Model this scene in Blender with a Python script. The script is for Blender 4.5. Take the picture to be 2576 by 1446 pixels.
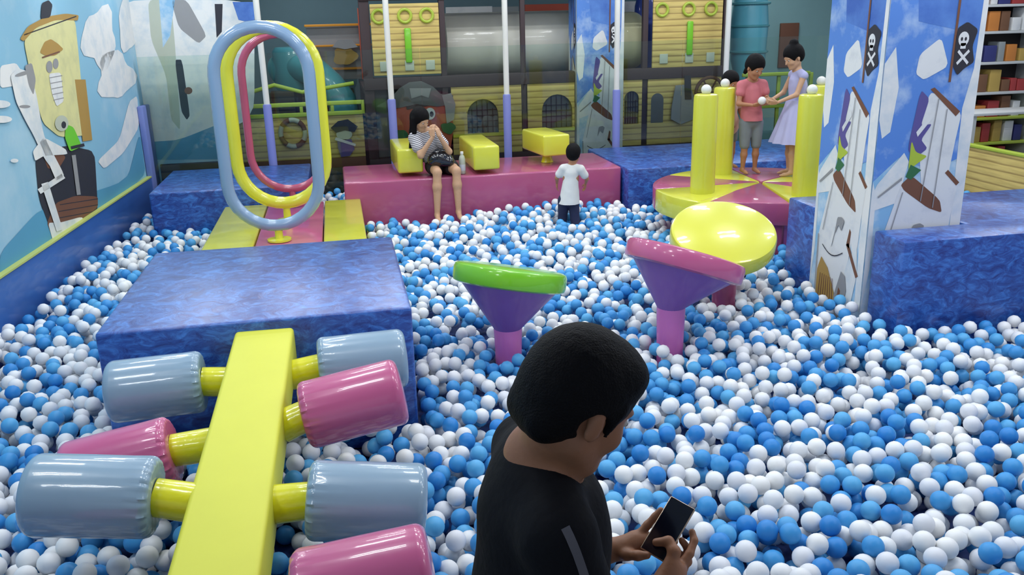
import bpy, bmesh, math, random
import numpy as np
from mathutils import Vector, Matrix
random.seed(7); rng = np.random.default_rng(7)
PI = math.pi
scn = bpy.context.scene
for o in list(bpy.data.objects): bpy.data.objects.remove(o)
C = scn.collection

# ------------------------------------------------------------ camera, world, light, exposure
FPX, PITCH, ROLL, YAW = 2192.71, math.radians(17.365), math.radians(1.448), math.radians(10.846)
CAM = Vector((0, 0, 2.2))
Fv = Vector((math.sin(YAW)*math.cos(PITCH), math.cos(YAW)*math.cos(PITCH), -math.sin(PITCH)))
R0 = Vector((math.cos(YAW), -math.sin(YAW), 0)); D0 = Fv.cross(R0)
Rv = math.cos(ROLL)*R0 + math.sin(ROLL)*D0
Dv = -math.sin(ROLL)*R0 + math.cos(ROLL)*D0
cam = bpy.data.objects.new('camera', bpy.data.cameras.new('camera')); C.objects.link(cam)
cam.matrix_world = Matrix(((Rv.x, -Dv.x, -Fv.x, CAM.x), (Rv.y, -Dv.y, -Fv.y, CAM.y), (Rv.z, -Dv.z, -Fv.z, CAM.z), (0, 0, 0, 1)))
cam.data.sensor_width = 36; cam.data.lens = FPX/2576*36
cam.data.clip_start = .05
scn.camera = cam
w = bpy.data.worlds.new('room_ambient'); scn.world = w; w.use_nodes = True
w.node_tree.nodes['Background'].inputs[0].default_value = (.72, .82, 1, 1)
w.node_tree.nodes['Background'].inputs[1].default_value = .5
scn.view_settings.view_transform = 'Standard'; scn.view_settings.look = 'None'
scn.view_settings.gamma = 1; scn.view_settings.use_curve_mapping = False
scn.view_settings.exposure = -0.03
LAMP_W = 6.6
ROOM_H = 3.3
def tube_lamp(x, y, power):
    l = bpy.data.lights.new('tube_light', 'AREA'); l.shape = 'RECTANGLE'; l.size = .48; l.size_y = .06
    l.energy = power; l.color = (.93, .97, 1)
    o = bpy.data.objects.new('tube_light', l); C.objects.link(o); o.location = (x, y, ROOM_H-.1)
    return o
LAMPS = [(x, y) for y in (3.0, 4.8, 6.6, 8.4, 10.0) for x in (-1.7, -.4, .9, 2.2, 3.5, 4.8, 6.1)]+[(3.5, 1.3), (4.8, 1.3), (-1.7, 1.3), (-.4, 12.2), (6.1, 12.0), (7.4, 8.4)]  # lamps before and behind the pit are added to brighten balls and background
for x, y in LAMPS:
    for d in (-.10, .10): tube_lamp(x, y+d, LAMP_W*(1.0 if y < 8 else .95))

# ------------------------------------------------------------ pixel to known plane (the photograph's camera, used only to measure where things stand)
def ray(x, y): return (x-1288)/FPX*Rv + (y-723)/FPX*Dv + Fv
def aty(x, y, Y): r = ray(x, y); return CAM + r*(Y/r.y)
def atz(x, y, Z): r = ray(x, y); return CAM + r*((Z-CAM.z)/r.z)
def atpl(x, y, p, n): r = ray(x, y); return CAM + r*((Vector(p)-CAM).dot(n)/r.dot(n))

# ------------------------------------------------------------ materials
def srgb(c):
    return tuple((v/255/12.92 if v/255 <= .04045 else ((v/255+.055)/1.055)**2.4) for v in c)+(1,)
def mat(name, col, rough=.5, coat=0, bump=0, bscale=8, spec=.5, var=0, metal=0):
    m = bpy.data.materials.new(name); m.use_nodes = True; nt = m.node_tree; b = nt.nodes['Principled BSDF']
    b.inputs['Base Color'].default_value = srgb(col); b.inputs['Roughness'].default_value = rough
    b.inputs['Coat Weight'].default_value = coat; b.inputs['Coat Roughness'].default_value = .06
    b.inputs['Specular IOR Level'].default_value = spec; b.inputs['Metallic'].default_value = metal
    tc = nt.nodes.new('ShaderNodeTexCoord')
    n = nt.nodes.new('ShaderNodeTexNoise'); n.inputs['Scale'].default_value = bscale; n.inputs['Detail'].default_value = 3
    nt.links.new(tc.outputs['Object'], n.inputs['Vector'])
    if bump:
        bp = nt.nodes.new('ShaderNodeBump'); bp.inputs['Strength'].default_value = bump; bp.inputs['Distance'].default_value = .02
        nt.links.new(n.outputs['Fac'], bp.inputs['Height']); nt.links.new(bp.outputs['Normal'], b.inputs['Normal'])
        nt.links.new(bp.outputs['Normal'], b.inputs['Coat Normal'])
    mx = nt.nodes.new('ShaderNodeMix'); mx.data_type = 'RGBA'
    v = var or .04
    c = srgb(col); mx.inputs[6].default_value = tuple(x*(1-v) for x in c[:3])+(1,); mx.inputs[7].default_value = tuple(min(1, x*(1+v)) for x in c[:3])+(1,)
    nt.links.new(n.outputs['Fac'], mx.inputs[0]); nt.links.new(mx.outputs[2], b.inputs['Base Color'])
    return m
def vinyl(name, col, bump=.12, bs=6, rough=.3, coat=.6): return mat(name, col, rough, coat, bump, bs)
def blue_marble(name, a, b_, scale=9):
    m = bpy.data.materials.new(name); m.use_nodes = True; nt = m.node_tree; b = nt.nodes['Principled BSDF']
    tc = nt.nodes.new('ShaderNodeTexCoord'); mp = nt.nodes.new('ShaderNodeMapping'); mp.inputs['Scale'].default_value = (1, 1, 1.9)
    mp.inputs['Rotation'].default_value = (0, .35, 0)
    n = nt.nodes.new('ShaderNodeTexNoise'); n.inputs['Scale'].default_value = scale; n.inputs['Detail'].default_value = 8
    n.inputs['Roughness'].default_value = .68; n.inputs['Distortion'].default_value = 1.3
    r = nt.nodes.new('ShaderNodeValToRGB'); r.color_ramp.elements[0].position = .36; r.color_ramp.elements[1].position = .68
    r.color_ramp.elements[0].color = srgb(a); r.color_ramp.elements[1].color = srgb(b_)
    e = r.color_ramp.elements.new(.5); e.color = srgb(tuple((p*.55+q*.45) for p, q in zip(a, b_)))
    nt.links.new(tc.outputs['Object'], mp.inputs['Vector']); nt.links.new(mp.outputs['Vector'], n.inputs['Vector'])
    nt.links.new(n.outputs['Fac'], r.inputs['Fac']); nt.links.new(r.outputs['Color'], b.inputs['Base Color'])
    b.inputs['Roughness'].default_value = .36; b.inputs['Coat Weight'].default_value = .9; b.inputs['Coat Roughness'].default_value = .26
    bp = nt.nodes.new('ShaderNodeBump'); bp.inputs['Strength'].default_value = .25; bp.inputs['Distance'].default_value = .012
    nt.links.new(n.outputs['Fac'], bp.inputs['Height']); nt.links.new(bp.outputs['Normal'], b.inputs['Normal']); nt.links.new(bp.outputs['Normal'], b.inputs['Coat Normal'])
    return m
def planks(name, a, dark, pitch, rough=.6):
    m = bpy.data.materials.new(name); m.use_nodes = True; nt = m.node_tree; b = nt.nodes['Principled BSDF']
    tc = nt.nodes.new('ShaderNodeTexCoord'); sp = nt.nodes.new('ShaderNodeSeparateXYZ'); nt.links.new(tc.outputs['Object'], sp.inputs[0])
    n = nt.nodes.new('ShaderNodeTexNoise'); n.inputs['Scale'].default_value = 3; n.inputs['Detail'].default_value = 5
    mp = nt.nodes.new('ShaderNodeMapping'); mp.inputs['Scale'].default_value = (1, 1, 9)
    nt.links.new(tc.outputs['Object'], mp.inputs[0]); nt.links.new(mp.outputs[0], n.inputs['Vector'])
    d = nt.nodes.new('ShaderNodeMath'); d.operation = 'DIVIDE'; d.inputs[1].default_value = pitch; nt.links.new(sp.outputs['Z'], d.inputs[0])
    ad = nt.nodes.new('ShaderNodeMath'); ad.operation = 'ADD'; nt.links.new(d.outputs[0], ad.inputs[0])
    m2 = nt.nodes.new('ShaderNodeMath'); m2.operation = 'MULTIPLY'; m2.inputs[1].default_value = .25; nt.links.new(n.outputs['Fac'], m2.inputs[0]); nt.links.new(m2.outputs[0], ad.inputs[1])
    fr = nt.nodes.new('ShaderNodeMath'); fr.operation = 'FRACT'; nt.links.new(ad.outputs[0], fr.inputs[0])
    r = nt.nodes.new('ShaderNodeValToRGB'); els = r.color_ramp.elements
    els[0].position = 0; els[0].color = srgb(dark); els[1].position = .22; els[1].color = srgb(a)
    e = els.new(.85); e.color = srgb(tuple(min(255, x*1.06) for x in a)); e = els.new(1); e.color = srgb(dark)
    nt.links.new(fr.outputs[0], r.inputs[0])
    mx = nt.nodes.new('ShaderNodeMix'); mx.data_type = 'RGBA'; mx.blend_type = 'MULTIPLY'; mx.inputs[0].default_value = .5
    r2 = nt.nodes.new('ShaderNodeValToRGB'); r2.color_ramp.elements[0].color = (.6, .55, .45, 1); r2.color_ramp.elements[0].position = .3; r2.color_ramp.elements[1].color = (1, 1, 1, 1); r2.color_ramp.elements[1].position = .6
    nt.links.new(n.outputs['Fac'], r2.inputs[0]); nt.links.new(r.outputs[0], mx.inputs[6]); nt.links.new(r2.outputs[0], mx.inputs[7])
    nt.links.new(mx.outputs[2], b.inputs['Base Color']); b.inputs['Roughness'].default_value = rough
    return m
def striped(name, a, b_, pitch, tilt=0):
    m = bpy.data.materials.new(name); m.use_nodes = True; nt = m.node_tree; b = nt.nodes['Principled BSDF']
    tc = nt.nodes.new('ShaderNodeTexCoord'); mp = nt.nodes.new('ShaderNodeMapping'); mp.inputs['Rotation'].default_value = (0, tilt, 0)
    sp = nt.nodes.new('ShaderNodeSeparateXYZ'); nt.links.new(tc.outputs['Object'], mp.inputs[0]); nt.links.new(mp.outputs[0], sp.inputs[0])
    d = nt.nodes.new('ShaderNodeMath'); d.operation = 'DIVIDE'; d.inputs[1].default_value = pitch; nt.links.new(sp.outputs['Z'], d.inputs[0])
    fr = nt.nodes.new('ShaderNodeMath'); fr.operation = 'FRACT'; nt.links.new(d.outputs[0], fr.inputs[0])
    g = nt.nodes.new('ShaderNodeMath'); g.operation = 'GREATER_THAN'; g.inputs[1].default_value = .62; nt.links.new(fr.outputs[0], g.inputs[0])
    mx = nt.nodes.new('ShaderNodeMix'); mx.data_type = 'RGBA'; mx.inputs[6].default_value = srgb(a); mx.inputs[7].default_value = srgb(b_)
    nt.links.new(g.outputs[0], mx.inputs[0]); nt.links.new(mx.outputs[2], b.inputs['Base Color']); b.inputs['Roughness'].default_value = .85
    return m
def glassy(name, tint, refl=.09):
    m = bpy.data.materials.new(name); m.use_nodes = True; nt = m.node_tree; nt.nodes.remove(nt.nodes['Principled BSDF'])
    t = nt.nodes.new('ShaderNodeBsdfTransparent'); t.inputs[0].default_value = tint
    g = nt.nodes.new('ShaderNodeBsdfGlossy'); g.inputs['Roughness'].default_value = .02
    fr = nt.nodes.new('ShaderNodeFresnel'); fr.inputs[0].default_value = 1.45
    mx = nt.nodes.new('ShaderNodeMixShader'); nt.links.new(fr.outputs[0], mx.inputs[0]); nt.links.new(t.outputs[0], mx.inputs[1]); nt.links.new(g.outputs[0], mx.inputs[2])
    nt.links.new(mx.outputs[0], nt.nodes['Material Output'].inputs[0]); return m
def skinmat(name, col):
    m = mat(name, col, .5, 0, .05, 60, .4, .08); b = m.node_tree.nodes['Principled BSDF']
    b.inputs['Subsurface Weight'].default_value = .08; b.inputs['Subsurface Radius'].default_value = (.02, .008, .004); return m
def ballmat(name, a, b_):
    m = bpy.data.materials.new(name); m.use_nodes = True; nt = m.node_tree; b = nt.nodes['Principled BSDF']
    tc = nt.nodes.new('ShaderNodeNewGeometry')
    mx = nt.nodes.new('ShaderNodeMix'); mx.data_type = 'RGBA'; mx.inputs[6].default_value = srgb(a); mx.inputs[7].default_value = srgb(b_)
    nt.links.new(tc.outputs['Random Per Island'], mx.inputs[0]); nt.links.new(mx.outputs[2], b.inputs['Base Color'])
    b.inputs['Roughness'].default_value = .42; b.inputs['Specular IOR Level'].default_value = .35
    b.inputs['Subsurface Weight'].default_value = .0
    return m
def skycloud(name, a, b_, scale, lo, hi, rough=.5, coat=.1):
    m = mat(name, a, rough, coat); nt = m.node_tree; b = nt.nodes['Principled BSDF']
    n = [q for q in nt.nodes if q.type == 'TEX_NOISE'][0]; n.inputs['Scale'].default_value = scale; n.inputs['Detail'].default_value = 6; n.inputs['Roughness'].default_value = .6
    r = nt.nodes.new('ShaderNodeValToRGB'); r.color_ramp.elements[0].position = lo; r.color_ramp.elements[0].color = srgb(a); r.color_ramp.elements[1].position = hi; r.color_ramp.elements[1].color = srgb(b_)
    nt.links.new(n.outputs['Fac'], r.inputs[0]); nt.links.new(r.outputs[0], b.inputs['Base Color']); return m
M = dict(
 yellow=vinyl('yellow_vinyl', (214, 214, 66), .10, 5), yellowm=vinyl('satin_yellow_vinyl', (214, 214, 66), .08, 5, .5, .0), yellow_deep=vinyl('bright_yellow_vinyl', (226, 222, 10), .2, 12),
 pink=vinyl('rose_pink_vinyl', (196, 92, 138), .12, 5), pinkd=vinyl('magenta_vinyl', (176, 82, 124), .25, 2.2), grey=vinyl('blue_grey_vinyl', (138, 164, 184), .12, 6),
 bluegrey=mat('blue_grey_tube_paint', (132, 160, 190), .25, .7, .03, 4), ringpink=mat('rose_tube_paint', (176, 78, 110), .25, .7, .03, 4), ringyellow=mat('yellow_tube_paint', (228, 226, 60), .22, .8, .03, 4),
 green=mat('lime_green_vinyl', (122, 200, 32), .3, .6, .08, 9), purple=mat('violet_vinyl', (138, 90, 170), .45, .2, .15, 4), orchid=mat('orchid_pink_vinyl', (206, 112, 184), .4, .3, .08, 6),
 blue=blue_marble('marbled_blue_vinyl', (10, 42, 126), (66, 130, 216)), pad=mat('blue_wall_pad_vinyl', (52, 98, 172), .4, .2, .1, 3), padcorner=mat('lavender_corner_pad', (112, 128, 190), .5),
 trim=mat('yellow_green_edging', (190, 200, 110), .5), wallblue=skycloud('painted_pale_blue_wall', (138, 190, 216), (184, 212, 226), 1.1, .45, .72, .6, 0), wallfar=mat('grey_teal_wall_paint', (112, 142, 152), .7), wallpale=mat('pale_teal_wall_paint', (140, 180, 182), .7),
 ceil=mat('ceiling_paint', (214, 218, 224), .8), floor=mat('dark_blue_pit_floor', (24, 50, 110), .6), walk=mat('grey_walkway_floor', (110, 112, 116), .6),
 white=skycloud('white_print', (228, 229, 229), (202, 206, 212), 7, .5, .8, .6, 0), cloud=skycloud('cloud_print', (232, 232, 230), (196, 210, 220), 5, .45, .75, .65, 0), mwhite=mat('white_pole_paint', (222, 222, 216), .35), lav=mat('lavender_pole_pad', (122, 130, 196), .5, .1, .1, 8),
 dark=mat('dark_brown_steel', (62, 46, 50), .55), darkrail=mat('near_black_print', (44, 44, 54), .6), brown=mat('brown_print', (120, 78, 58), .6), brownl=mat('tan_print', (176, 140, 70), .6), cream=skycloud('cream_print', (222, 218, 156), (206, 204, 150), 6, .45, .7, .6, 0),
 sky=skycloud('sky_blue_print', (88, 138, 216), (190, 212, 236), 3.2, .50, .74), skyl=skycloud('light_sky_print', (140, 190, 226), (222, 232, 238), 4, .42, .66), skyd=skycloud('deep_sky_print', (62, 104, 188), (98, 146, 218), 2.5, .4, .68), sea=mat('sea_blue_print', (86, 156, 190), .6, 0, 0, 1.5, .5, .1), violetp=mat('violet_print', (92, 84, 150), .6), greenp=mat('parrot_green_print', (110, 200, 50), .6), greyp=mat('grey_print', (150, 150, 152), .6), redp=mat('dull_red_print', (190, 84, 62), .6),
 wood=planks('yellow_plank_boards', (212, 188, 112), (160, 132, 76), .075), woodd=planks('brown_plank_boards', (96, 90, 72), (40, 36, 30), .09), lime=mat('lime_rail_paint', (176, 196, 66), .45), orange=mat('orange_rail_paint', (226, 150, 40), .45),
 tile=mat('pale_grey_tile', (190, 196, 180), .5), tube=mat('grey_plastic_tube', (200, 198, 186), .35, .3), tubec=mat('cream_plastic_tube', (222, 218, 176), .35, .3), teal=mat('turquoise_plastic', (76, 150, 160), .35, .4), tealb=mat('light_turquoise_plastic', (96, 176, 196), .35, .4), royal=mat('royal_blue_plastic', (40, 70, 170), .4, .3),
 opening=mat('dark_mesh_opening', (104, 104, 106), .8), glass=glassy('green_tint_glass', (.90, .955, .93, 1)), bottle=glassy('clear_bottle_plastic', (.86, .9, .93, 1)), blabel=mat('bottle_label', (200, 205, 215), .5),
 skin=skinmat('tanned_skin', (158, 108, 78)), skinw=skinmat('light_skin', (200, 158, 126)), skink=skinmat('child_skin', (176, 124, 92)), hair=mat('black_hair', (9, 8, 11), .65, 0, .3, 260, .15), lips=mat('lips', (150, 84, 78), .5), eyew=mat('eye_white', (200, 196, 190), .6), eyeb=mat('dark_iris', (25, 18, 15), .5),
 black=mat('black_jersey', (17, 17, 22), .85, 0, .15, 40, .2), stripeg=mat('grey_shirt_piping', (92, 90, 96), .7), trouser=mat('charcoal_trouser_cloth', (40, 42, 50), .85), shoe=mat('dark_shoe_leather', (30, 28, 28), .5), phoneb=mat('black_phone_screen', (10, 12, 26), .12, .5), gold=mat('gold_phone_case', (206, 178, 150), .3, .3, 0, 5, .5, 0, .5), cam=mat('lens_glass', (20, 20, 24), .1),
 wstripe=striped('striped_knit', (216, 214, 220), (52, 50, 62), .017, .25), shinyblack=mat('shiny_black_vinyl_bag', (18, 18, 24), .14, .8, .1, 20), shorts=mat('black_shorts_cloth', (26, 25, 30), .7), tee=mat('white_cotton', (222, 222, 220), .8, 0, .2, 14), navy=mat('navy_cloth', (40, 46, 78), .8),
 coral=mat('coral_pink_cloth', (198, 112, 120), .8, 0, .2, 14), greyc=mat('grey_cloth', (120, 128, 134), .8, 0, .2, 14), lilac=mat('lilac_cotton', (176, 176, 214), .8, 0, .2, 14), peach=mat('pale_peach_cloth', (214, 178, 160), .8),
 g1=mat('goods_brown', (120, 84, 60), .7), g2=mat('goods_tan', (190, 160, 84), .7), g3=mat('goods_red', (170, 60, 60), .6), g4=mat('goods_orange', (206, 130, 60), .6), g5=mat('goods_grey', (150, 156, 158), .6), g6=mat('goods_green', (50, 110, 70), .6), g7=mat('goods_navy', (52, 58, 120), .6), shelf=mat('shelf_white', (205, 208, 208), .5), shelfd=mat('shelf_dark', (50, 44, 46), .6),
 ballw=ballmat('white_ball_plastic', (228, 230, 234), (240, 240, 240)), ballb=ballmat('blue_ball_plastic', (52, 138, 210), (92, 174, 224)))

# ------------------------------------------------------------ objects and mesh builders
def meta(o, label=None, cat=None, group=None, kind=None):
    if label: o['label'] = label
    if cat: o['category'] = cat
    if group: o['group'] = group
    if kind: o['kind'] = kind
    return o
def T(name, label, cat, loc=(0, 0, 0), rz=0, group=None):
    o = bpy.data.objects.new(name, None); C.objects.link(o); o.location = loc; o.rotation_euler = (0, 0, rz)
    o.empty_display_size = .1
    return meta(o, label, cat, group)
def wmat(o):
    m = Matrix.Translation(o.location) @ o.rotation_euler.to_matrix().to_4x4()
    return wmat(o.parent) @ m if o.parent else m
class MB:
    def __init__(s): s.bm = bmesh.new(); s.mats = []
    def mi(s, m):
        if m not in s.mats: s.mats.append(m)
        return s.mats.index(m)
    def _merge(s, b, m, mtx=None):
        if mtx is not None: b.transform(mtx)
        i = s.mi(m)
        for f in b.faces: f.material_index = i; f.smooth = True
        me = bpy.data.meshes.new('t'); b.to_mesh(me); b.free(); s.bm.from_mesh(me); bpy.data.meshes.remove(me)
        return s
    def box(s, lo, hi, m, bev=0, seg=3, mtx=None):
        b = bmesh.new(); bmesh.ops.create_cube(b, size=1)
        c = [(a+q)/2 for a, q in zip(lo, hi)]; d = [q-a for a, q in zip(lo, hi)]
        b.transform(Matrix.Translation(c) @ Matrix.Diagonal((*d, 1)))
        if bev: bmesh.ops.bevel(b, geom=b.edges[:], offset=bev, segments=seg, profile=.5, affect='EDGES')
        return s._merge(b, m, mtx)
    def prism(s, pts, z0, z1, m, bev=0, mtx=None, seg=2, ztop=None):
        b = bmesh.new(); n = len(pts)
        lo = [b.verts.new((p[0], p[1], z0)) for p in pts]; hi = [b.verts.new((p[0], p[1], z1 if ztop is None else ztop[i])) for i, p in enumerate(pts)]
        b.faces.new(lo[::-1]); b.faces.new(hi)
        for i in range(n): b.faces.new((lo[i], lo[(i+1) % n], hi[(i+1) % n], hi[i]))
        bmesh.ops.recalc_face_normals(b, faces=b.faces[:])
        if bev: bmesh.ops.bevel(b, geom=b.edges[:], offset=bev, segments=seg, profile=.5, affect='EDGES')
        return s._merge(b, m, mtx)
    def lathe(s, prof, m, n=32, mtx=None, wob=None):
        b = bmesh.new(); rings = []
        for (r, z) in prof:
            if r < 1e-5: rings.append([b.verts.new((0, 0, z))])
            else:
                rings.append([b.verts.new(((r+(wob(z, 2*PI*k/n) if wob else 0))*math.cos(2*PI*k/n), (r+(wob(z, 2*PI*k/n) if wob else 0))*math.sin(2*PI*k/n), z)) for k in range(n)])
        for a, c in zip(rings[:-1], rings[1:]):
            for k in range(n):
                k2 = (k+1) % n
                if len(a) == 1 and len(c) == 1: continue
                if len(a) == 1: b.faces.new((a[0], c[k2], c[k]))
                elif len(c) == 1: b.faces.new((a[k], a[k2], c[0]))
                else: b.faces.new((a[k], a[k2], c[k2], c[k]))
        if len(rings[0]) > 1: b.faces.new(rings[0][::-1])
        if len(rings[-1]) > 1: b.faces.new(rings[-1])
        bmesh.ops.recalc_face_normals(b, faces=b.faces[:])
        return s._merge(b, m, mtx)
    def tube(s, pts, r, m, n=14, closed=False, mtx=None, r2=None):
        b = bmesh.new(); P = [Vector(p) for p in pts]; rings = []; N = len(P); up = None
        for i, p in enumerate(P):
            if closed: t = (P[(i+1) % N]-P[i-1]).normalized()
            else: t = (P[min(i+1, N-1)]-P[max(i-1, 0)]).normalized()
            if up is None:
                up = Vector((0, 0, 1)) if abs(t.z) < .9 else Vector((0, 1, 0))
                if closed: up = (P[1]-P[0]).cross(P[N//3]-P[0]).normalized()
            u = (up-t*up.dot(t)).normalized(); v = t.cross(u); up = u
            rr = r if r2 is None else r+(r2-r)*i/(N-1)
            rings.append([b.verts.new(p+rr*(math.cos(2*PI*k/n)*u+math.sin(2*PI*k/n)*v)) for k in range(n)])
        for i in range(N if closed else N-1):
            a, c = rings[i], rings[(i+1) % N]
            for k in range(n): b.faces.new((a[k], a[(k+1) % n], c[(k+1) % n], c[k]))
        if not closed: b.faces.new(rings[0][::-1]); b.faces.new(rings[-1])
        bmesh.ops.recalc_face_normals(b, faces=b.faces[:])
        return s._merge(b, m, mtx)
    def poly(s, pts, m):
        b = bmesh.new(); b.faces.new([b.verts.new(p) for p in pts]); return s._merge(b, m)
    def ball(s, c, r, m, sub=3, scale=None):
        b = bmesh.new(); bmesh.ops.create_icosphere(b, subdivisions=sub, radius=r)
        mt = Matrix.Translation(c)
        if scale: mt = mt @ Matrix.Diagonal((*scale, 1))
        return s._merge(b, m, mt)
    def raw(s, V, F, m):
        me = bpy.data.meshes.new('t'); me.from_pydata(V, [], F); i = s.mi(m)
        b = bmesh.new(); b.from_mesh(me); bpy.data.meshes.remove(me)
        return s._merge(b, m)
    def build(s, name, parent=None, angle=40, world=True):
        me = bpy.data.meshes.new(name); s.bm.to_mesh(me); s.bm.free()
        for m in s.mats: me.materials.append(m)
        o = bpy.data.objects.new(name, me); C.objects.link(o)
        try: me.set_sharp_from_angle(angle=math.radians(angle))
        except Exception: pass
        if parent: o.parent = parent; me.transform(wmat(parent).inverted())
        return o
def centre(o):
    """put a mesh object's origin at the base of its bounding box"""
    me = o.data; n = len(me.vertices); co = np.empty(n*3, np.float32); me.vertices.foreach_get('co', co); co = co.reshape(-1, 3)
    c = Vector(((co[:, 0].min()+co[:, 0].max())/2, (co[:, 1].min()+co[:, 1].max())/2, co[:, 2].min()))
    me.transform(Matrix.Translation(-c)); o.matrix_local = o.matrix_local @ Matrix.Translation(c); return o

def stadium(w, h, n=16):
    """upright rounded loop in the x-z plane, bottom centre at origin"""
    r = w; pts = []
    for k in range(n+1): a = PI*k/n; pts.append((r*math.cos(a), 0, h-r+r*math.sin(a)))
    for k in range(1, 8): pts.append((-r, 0, (h-r)+(r-(h-r))*k/8))
    for k in range(n+1): a = PI+PI*k/n; pts.append((r*math.cos(a), 0, r+r*math.sin(a)))
    for k in range(1, 8): pts.append((r, 0, r+((h-r)-r)*k/8))
    return pts

# ------------------------------------------------------------ signed-distance sculpting for the figures
def smin(a, b, k):
    if k <= 0: return np.minimum(a, b)
    h = np.maximum(k-np.abs(a-b), 0)/k
    return np.minimum(a, b)-h*h*k*.25
def sd(p, X, Y, Z):
    if p[0] == 'c':
        _, a, b, ra, rb = p[:5]; a = np.array(a, np.float32); b = np.array(b, np.float32); d = b-a; L2 = float(d@d)+1e-9
        t = np.clip(((X-a[0])*d[0]+(Y-a[1])*d[1]+(Z-a[2])*d[2])/L2, 0, 1)
        return np.sqrt((X-a[0]-t*d[0])**2+(Y-a[1]-t*d[1])**2+(Z-a[2]-t*d[2])**2)-(ra+(rb-ra)*t)
    if p[0] == 'e':
        _, c, r, Rm = p[:4]
        x, y, z = X-c[0], Y-c[1], Z-c[2]
        q = [(Rm[0][i]*x+Rm[1][i]*y+Rm[2][i]*z)/r[i] for i in range(3)]
        k0 = np.sqrt(q[0]**2+q[1]**2+q[2]**2)+1e-6; k1 = np.sqrt((q[0]/r[0])**2+(q[1]/r[1])**2+(q[2]/r[2])**2)+1e-6
        return k0*(k0-1)/k1
def bounds(p):
    if p[0] == 'c':
        r = max(p[3], p[4]); a = np.array(p[1]); b = np.array(p[2]); return np.minimum(a, b)-r, np.maximum(a, b)+r
    c = np.array(p[1]); r = max(p[2]); return c-r, c+r
def sculpt(add, res, k=.02, sub=(), ks=.008, noise=0, nsc=60, clip=None):
    lo = np.min([bounds(p)[0] for p in add], 0)-res*3-.01; hi = np.max([bounds(p)[1] for p in add], 0)+res*3+.01
    if clip is not None: lo = np.maximum(lo, clip[0]); hi = np.minimum(hi, clip[1])
    n = np.ceil((hi-lo)/res).astype(int)+1
    ax = [(lo[i]+res*np.arange(n[i])).astype(np.float32) for i in range(3)]
    f = np.full(n, .08, np.float32)
    def region(p, mar):
        a, b = bounds(p); i0 = np.clip(np.floor((a-mar-lo)/res).astype(int), 0, n-1); i1 = np.clip(np.ceil((b+mar-lo)/res).astype(int)+1, 1, n)
        sl = tuple(slice(i0[i], i1[i]) for i in range(3))
        G = np.meshgrid(ax[0][sl[0]], ax[1][sl[1]], ax[2][sl[2]], indexing='ij'); return sl, G
    for p in add:
        kk = p[5] if p[0] == 'c' and len(p) > 5 else (p[4] if p[0] == 'e' and len(p) > 4 else k)
        sl, G = region(p, .05)
        if min(G[0].shape) == 0: continue
        f[sl] = smin(f[sl], sd(p, *G), kk)
    for p in sub:
        sl, G = region(p, .04)
        if min(G[0].shape) == 0: continue
        f[sl] = -smin(-f[sl], sd(p, *G), ks)
    if noise:
        G = np.meshgrid(*ax, indexing='ij')
        f += noise*(np.sin(G[0]*nsc+2*np.sin(G[1]*nsc*.7))*np.sin(G[1]*nsc*1.1+1.3*np.sin(G[2]*nsc*.8))*np.sin(G[2]*nsc*.9+1.7*np.sin(G[0]*nsc*.6))).astype(np.float32)
    s = f < 0
    cs = tuple(m-1 for m in n)
    cnt = np.zeros(cs, np.int8)
    for i in (0, 1):
        for j in (0, 1):
            for l in (0, 1): cnt += s[i:i+cs[0], j:j+cs[1], l:l+cs[2]]
    act = (cnt > 0) & (cnt < 8); idx = np.full(cs, -1, np.int64); A = np.argwhere(act); idx[act] = np.arange(len(A))
    acc = np.zeros((len(A), 3)); c = np.zeros(len(A))
    corners = [(i, j, l) for i in (0, 1) for j in (0, 1) for l in (0, 1)]
    for a in corners:
        for d in range(3):
            if a[d]: continue
            b = list(a); b[d] = 1
            fa = f[A[:, 0]+a[0], A[:, 1]+a[1], A[:, 2]+a[2]]; fb = f[A[:, 0]+b[0], A[:, 1]+b[1], A[:, 2]+b[2]]
            m = (fa < 0) != (fb < 0); t = np.where(m, fa/np.where(m, fa-fb, 1), 0)
            p = np.tile(np.array(a, float), (len(A), 1)); p[:, d] += t
            acc += p*m[:, None]; c += m
    V = (A+acc/np.maximum(c, 1)[:, None])*res+lo
    F = []
    for d in range(3):
        e1, e2 = [(1, 2), (2, 0), (0, 1)][d]
        sl0 = [slice(None)]*3; sl1 = [slice(None)]*3; sl0[d] = slice(0, -1); sl1[d] = slice(1, None)
        s0, s1 = s[tuple(sl0)], s[tuple(sl1)]
        E = np.argwhere(s0 != s1)
        E = E[(E[:, e1] > 0) & (E[:, e2] > 0) & (E[:, e1] < n[e1]-1) & (E[:, e2] < n[e2]-1)]
        if not len(E): continue
        fl = s0[E[:, 0], E[:, 1], E[:, 2]]
        q = []
        for (o1, o2) in ((-1, -1), (0, -1), (0, 0), (-1, 0)):
            g = E.copy(); g[:, e1] += o1; g[:, e2] += o2; q.append(idx[g[:, 0], g[:, 1], g[:, 2]])
        q = np.stack(q, 1); q[~fl] = q[~fl][:, ::-1]; F.append(q)
    F = np.concatenate(F); F = F[(F >= 0).all(1)]
    return V, F
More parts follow.
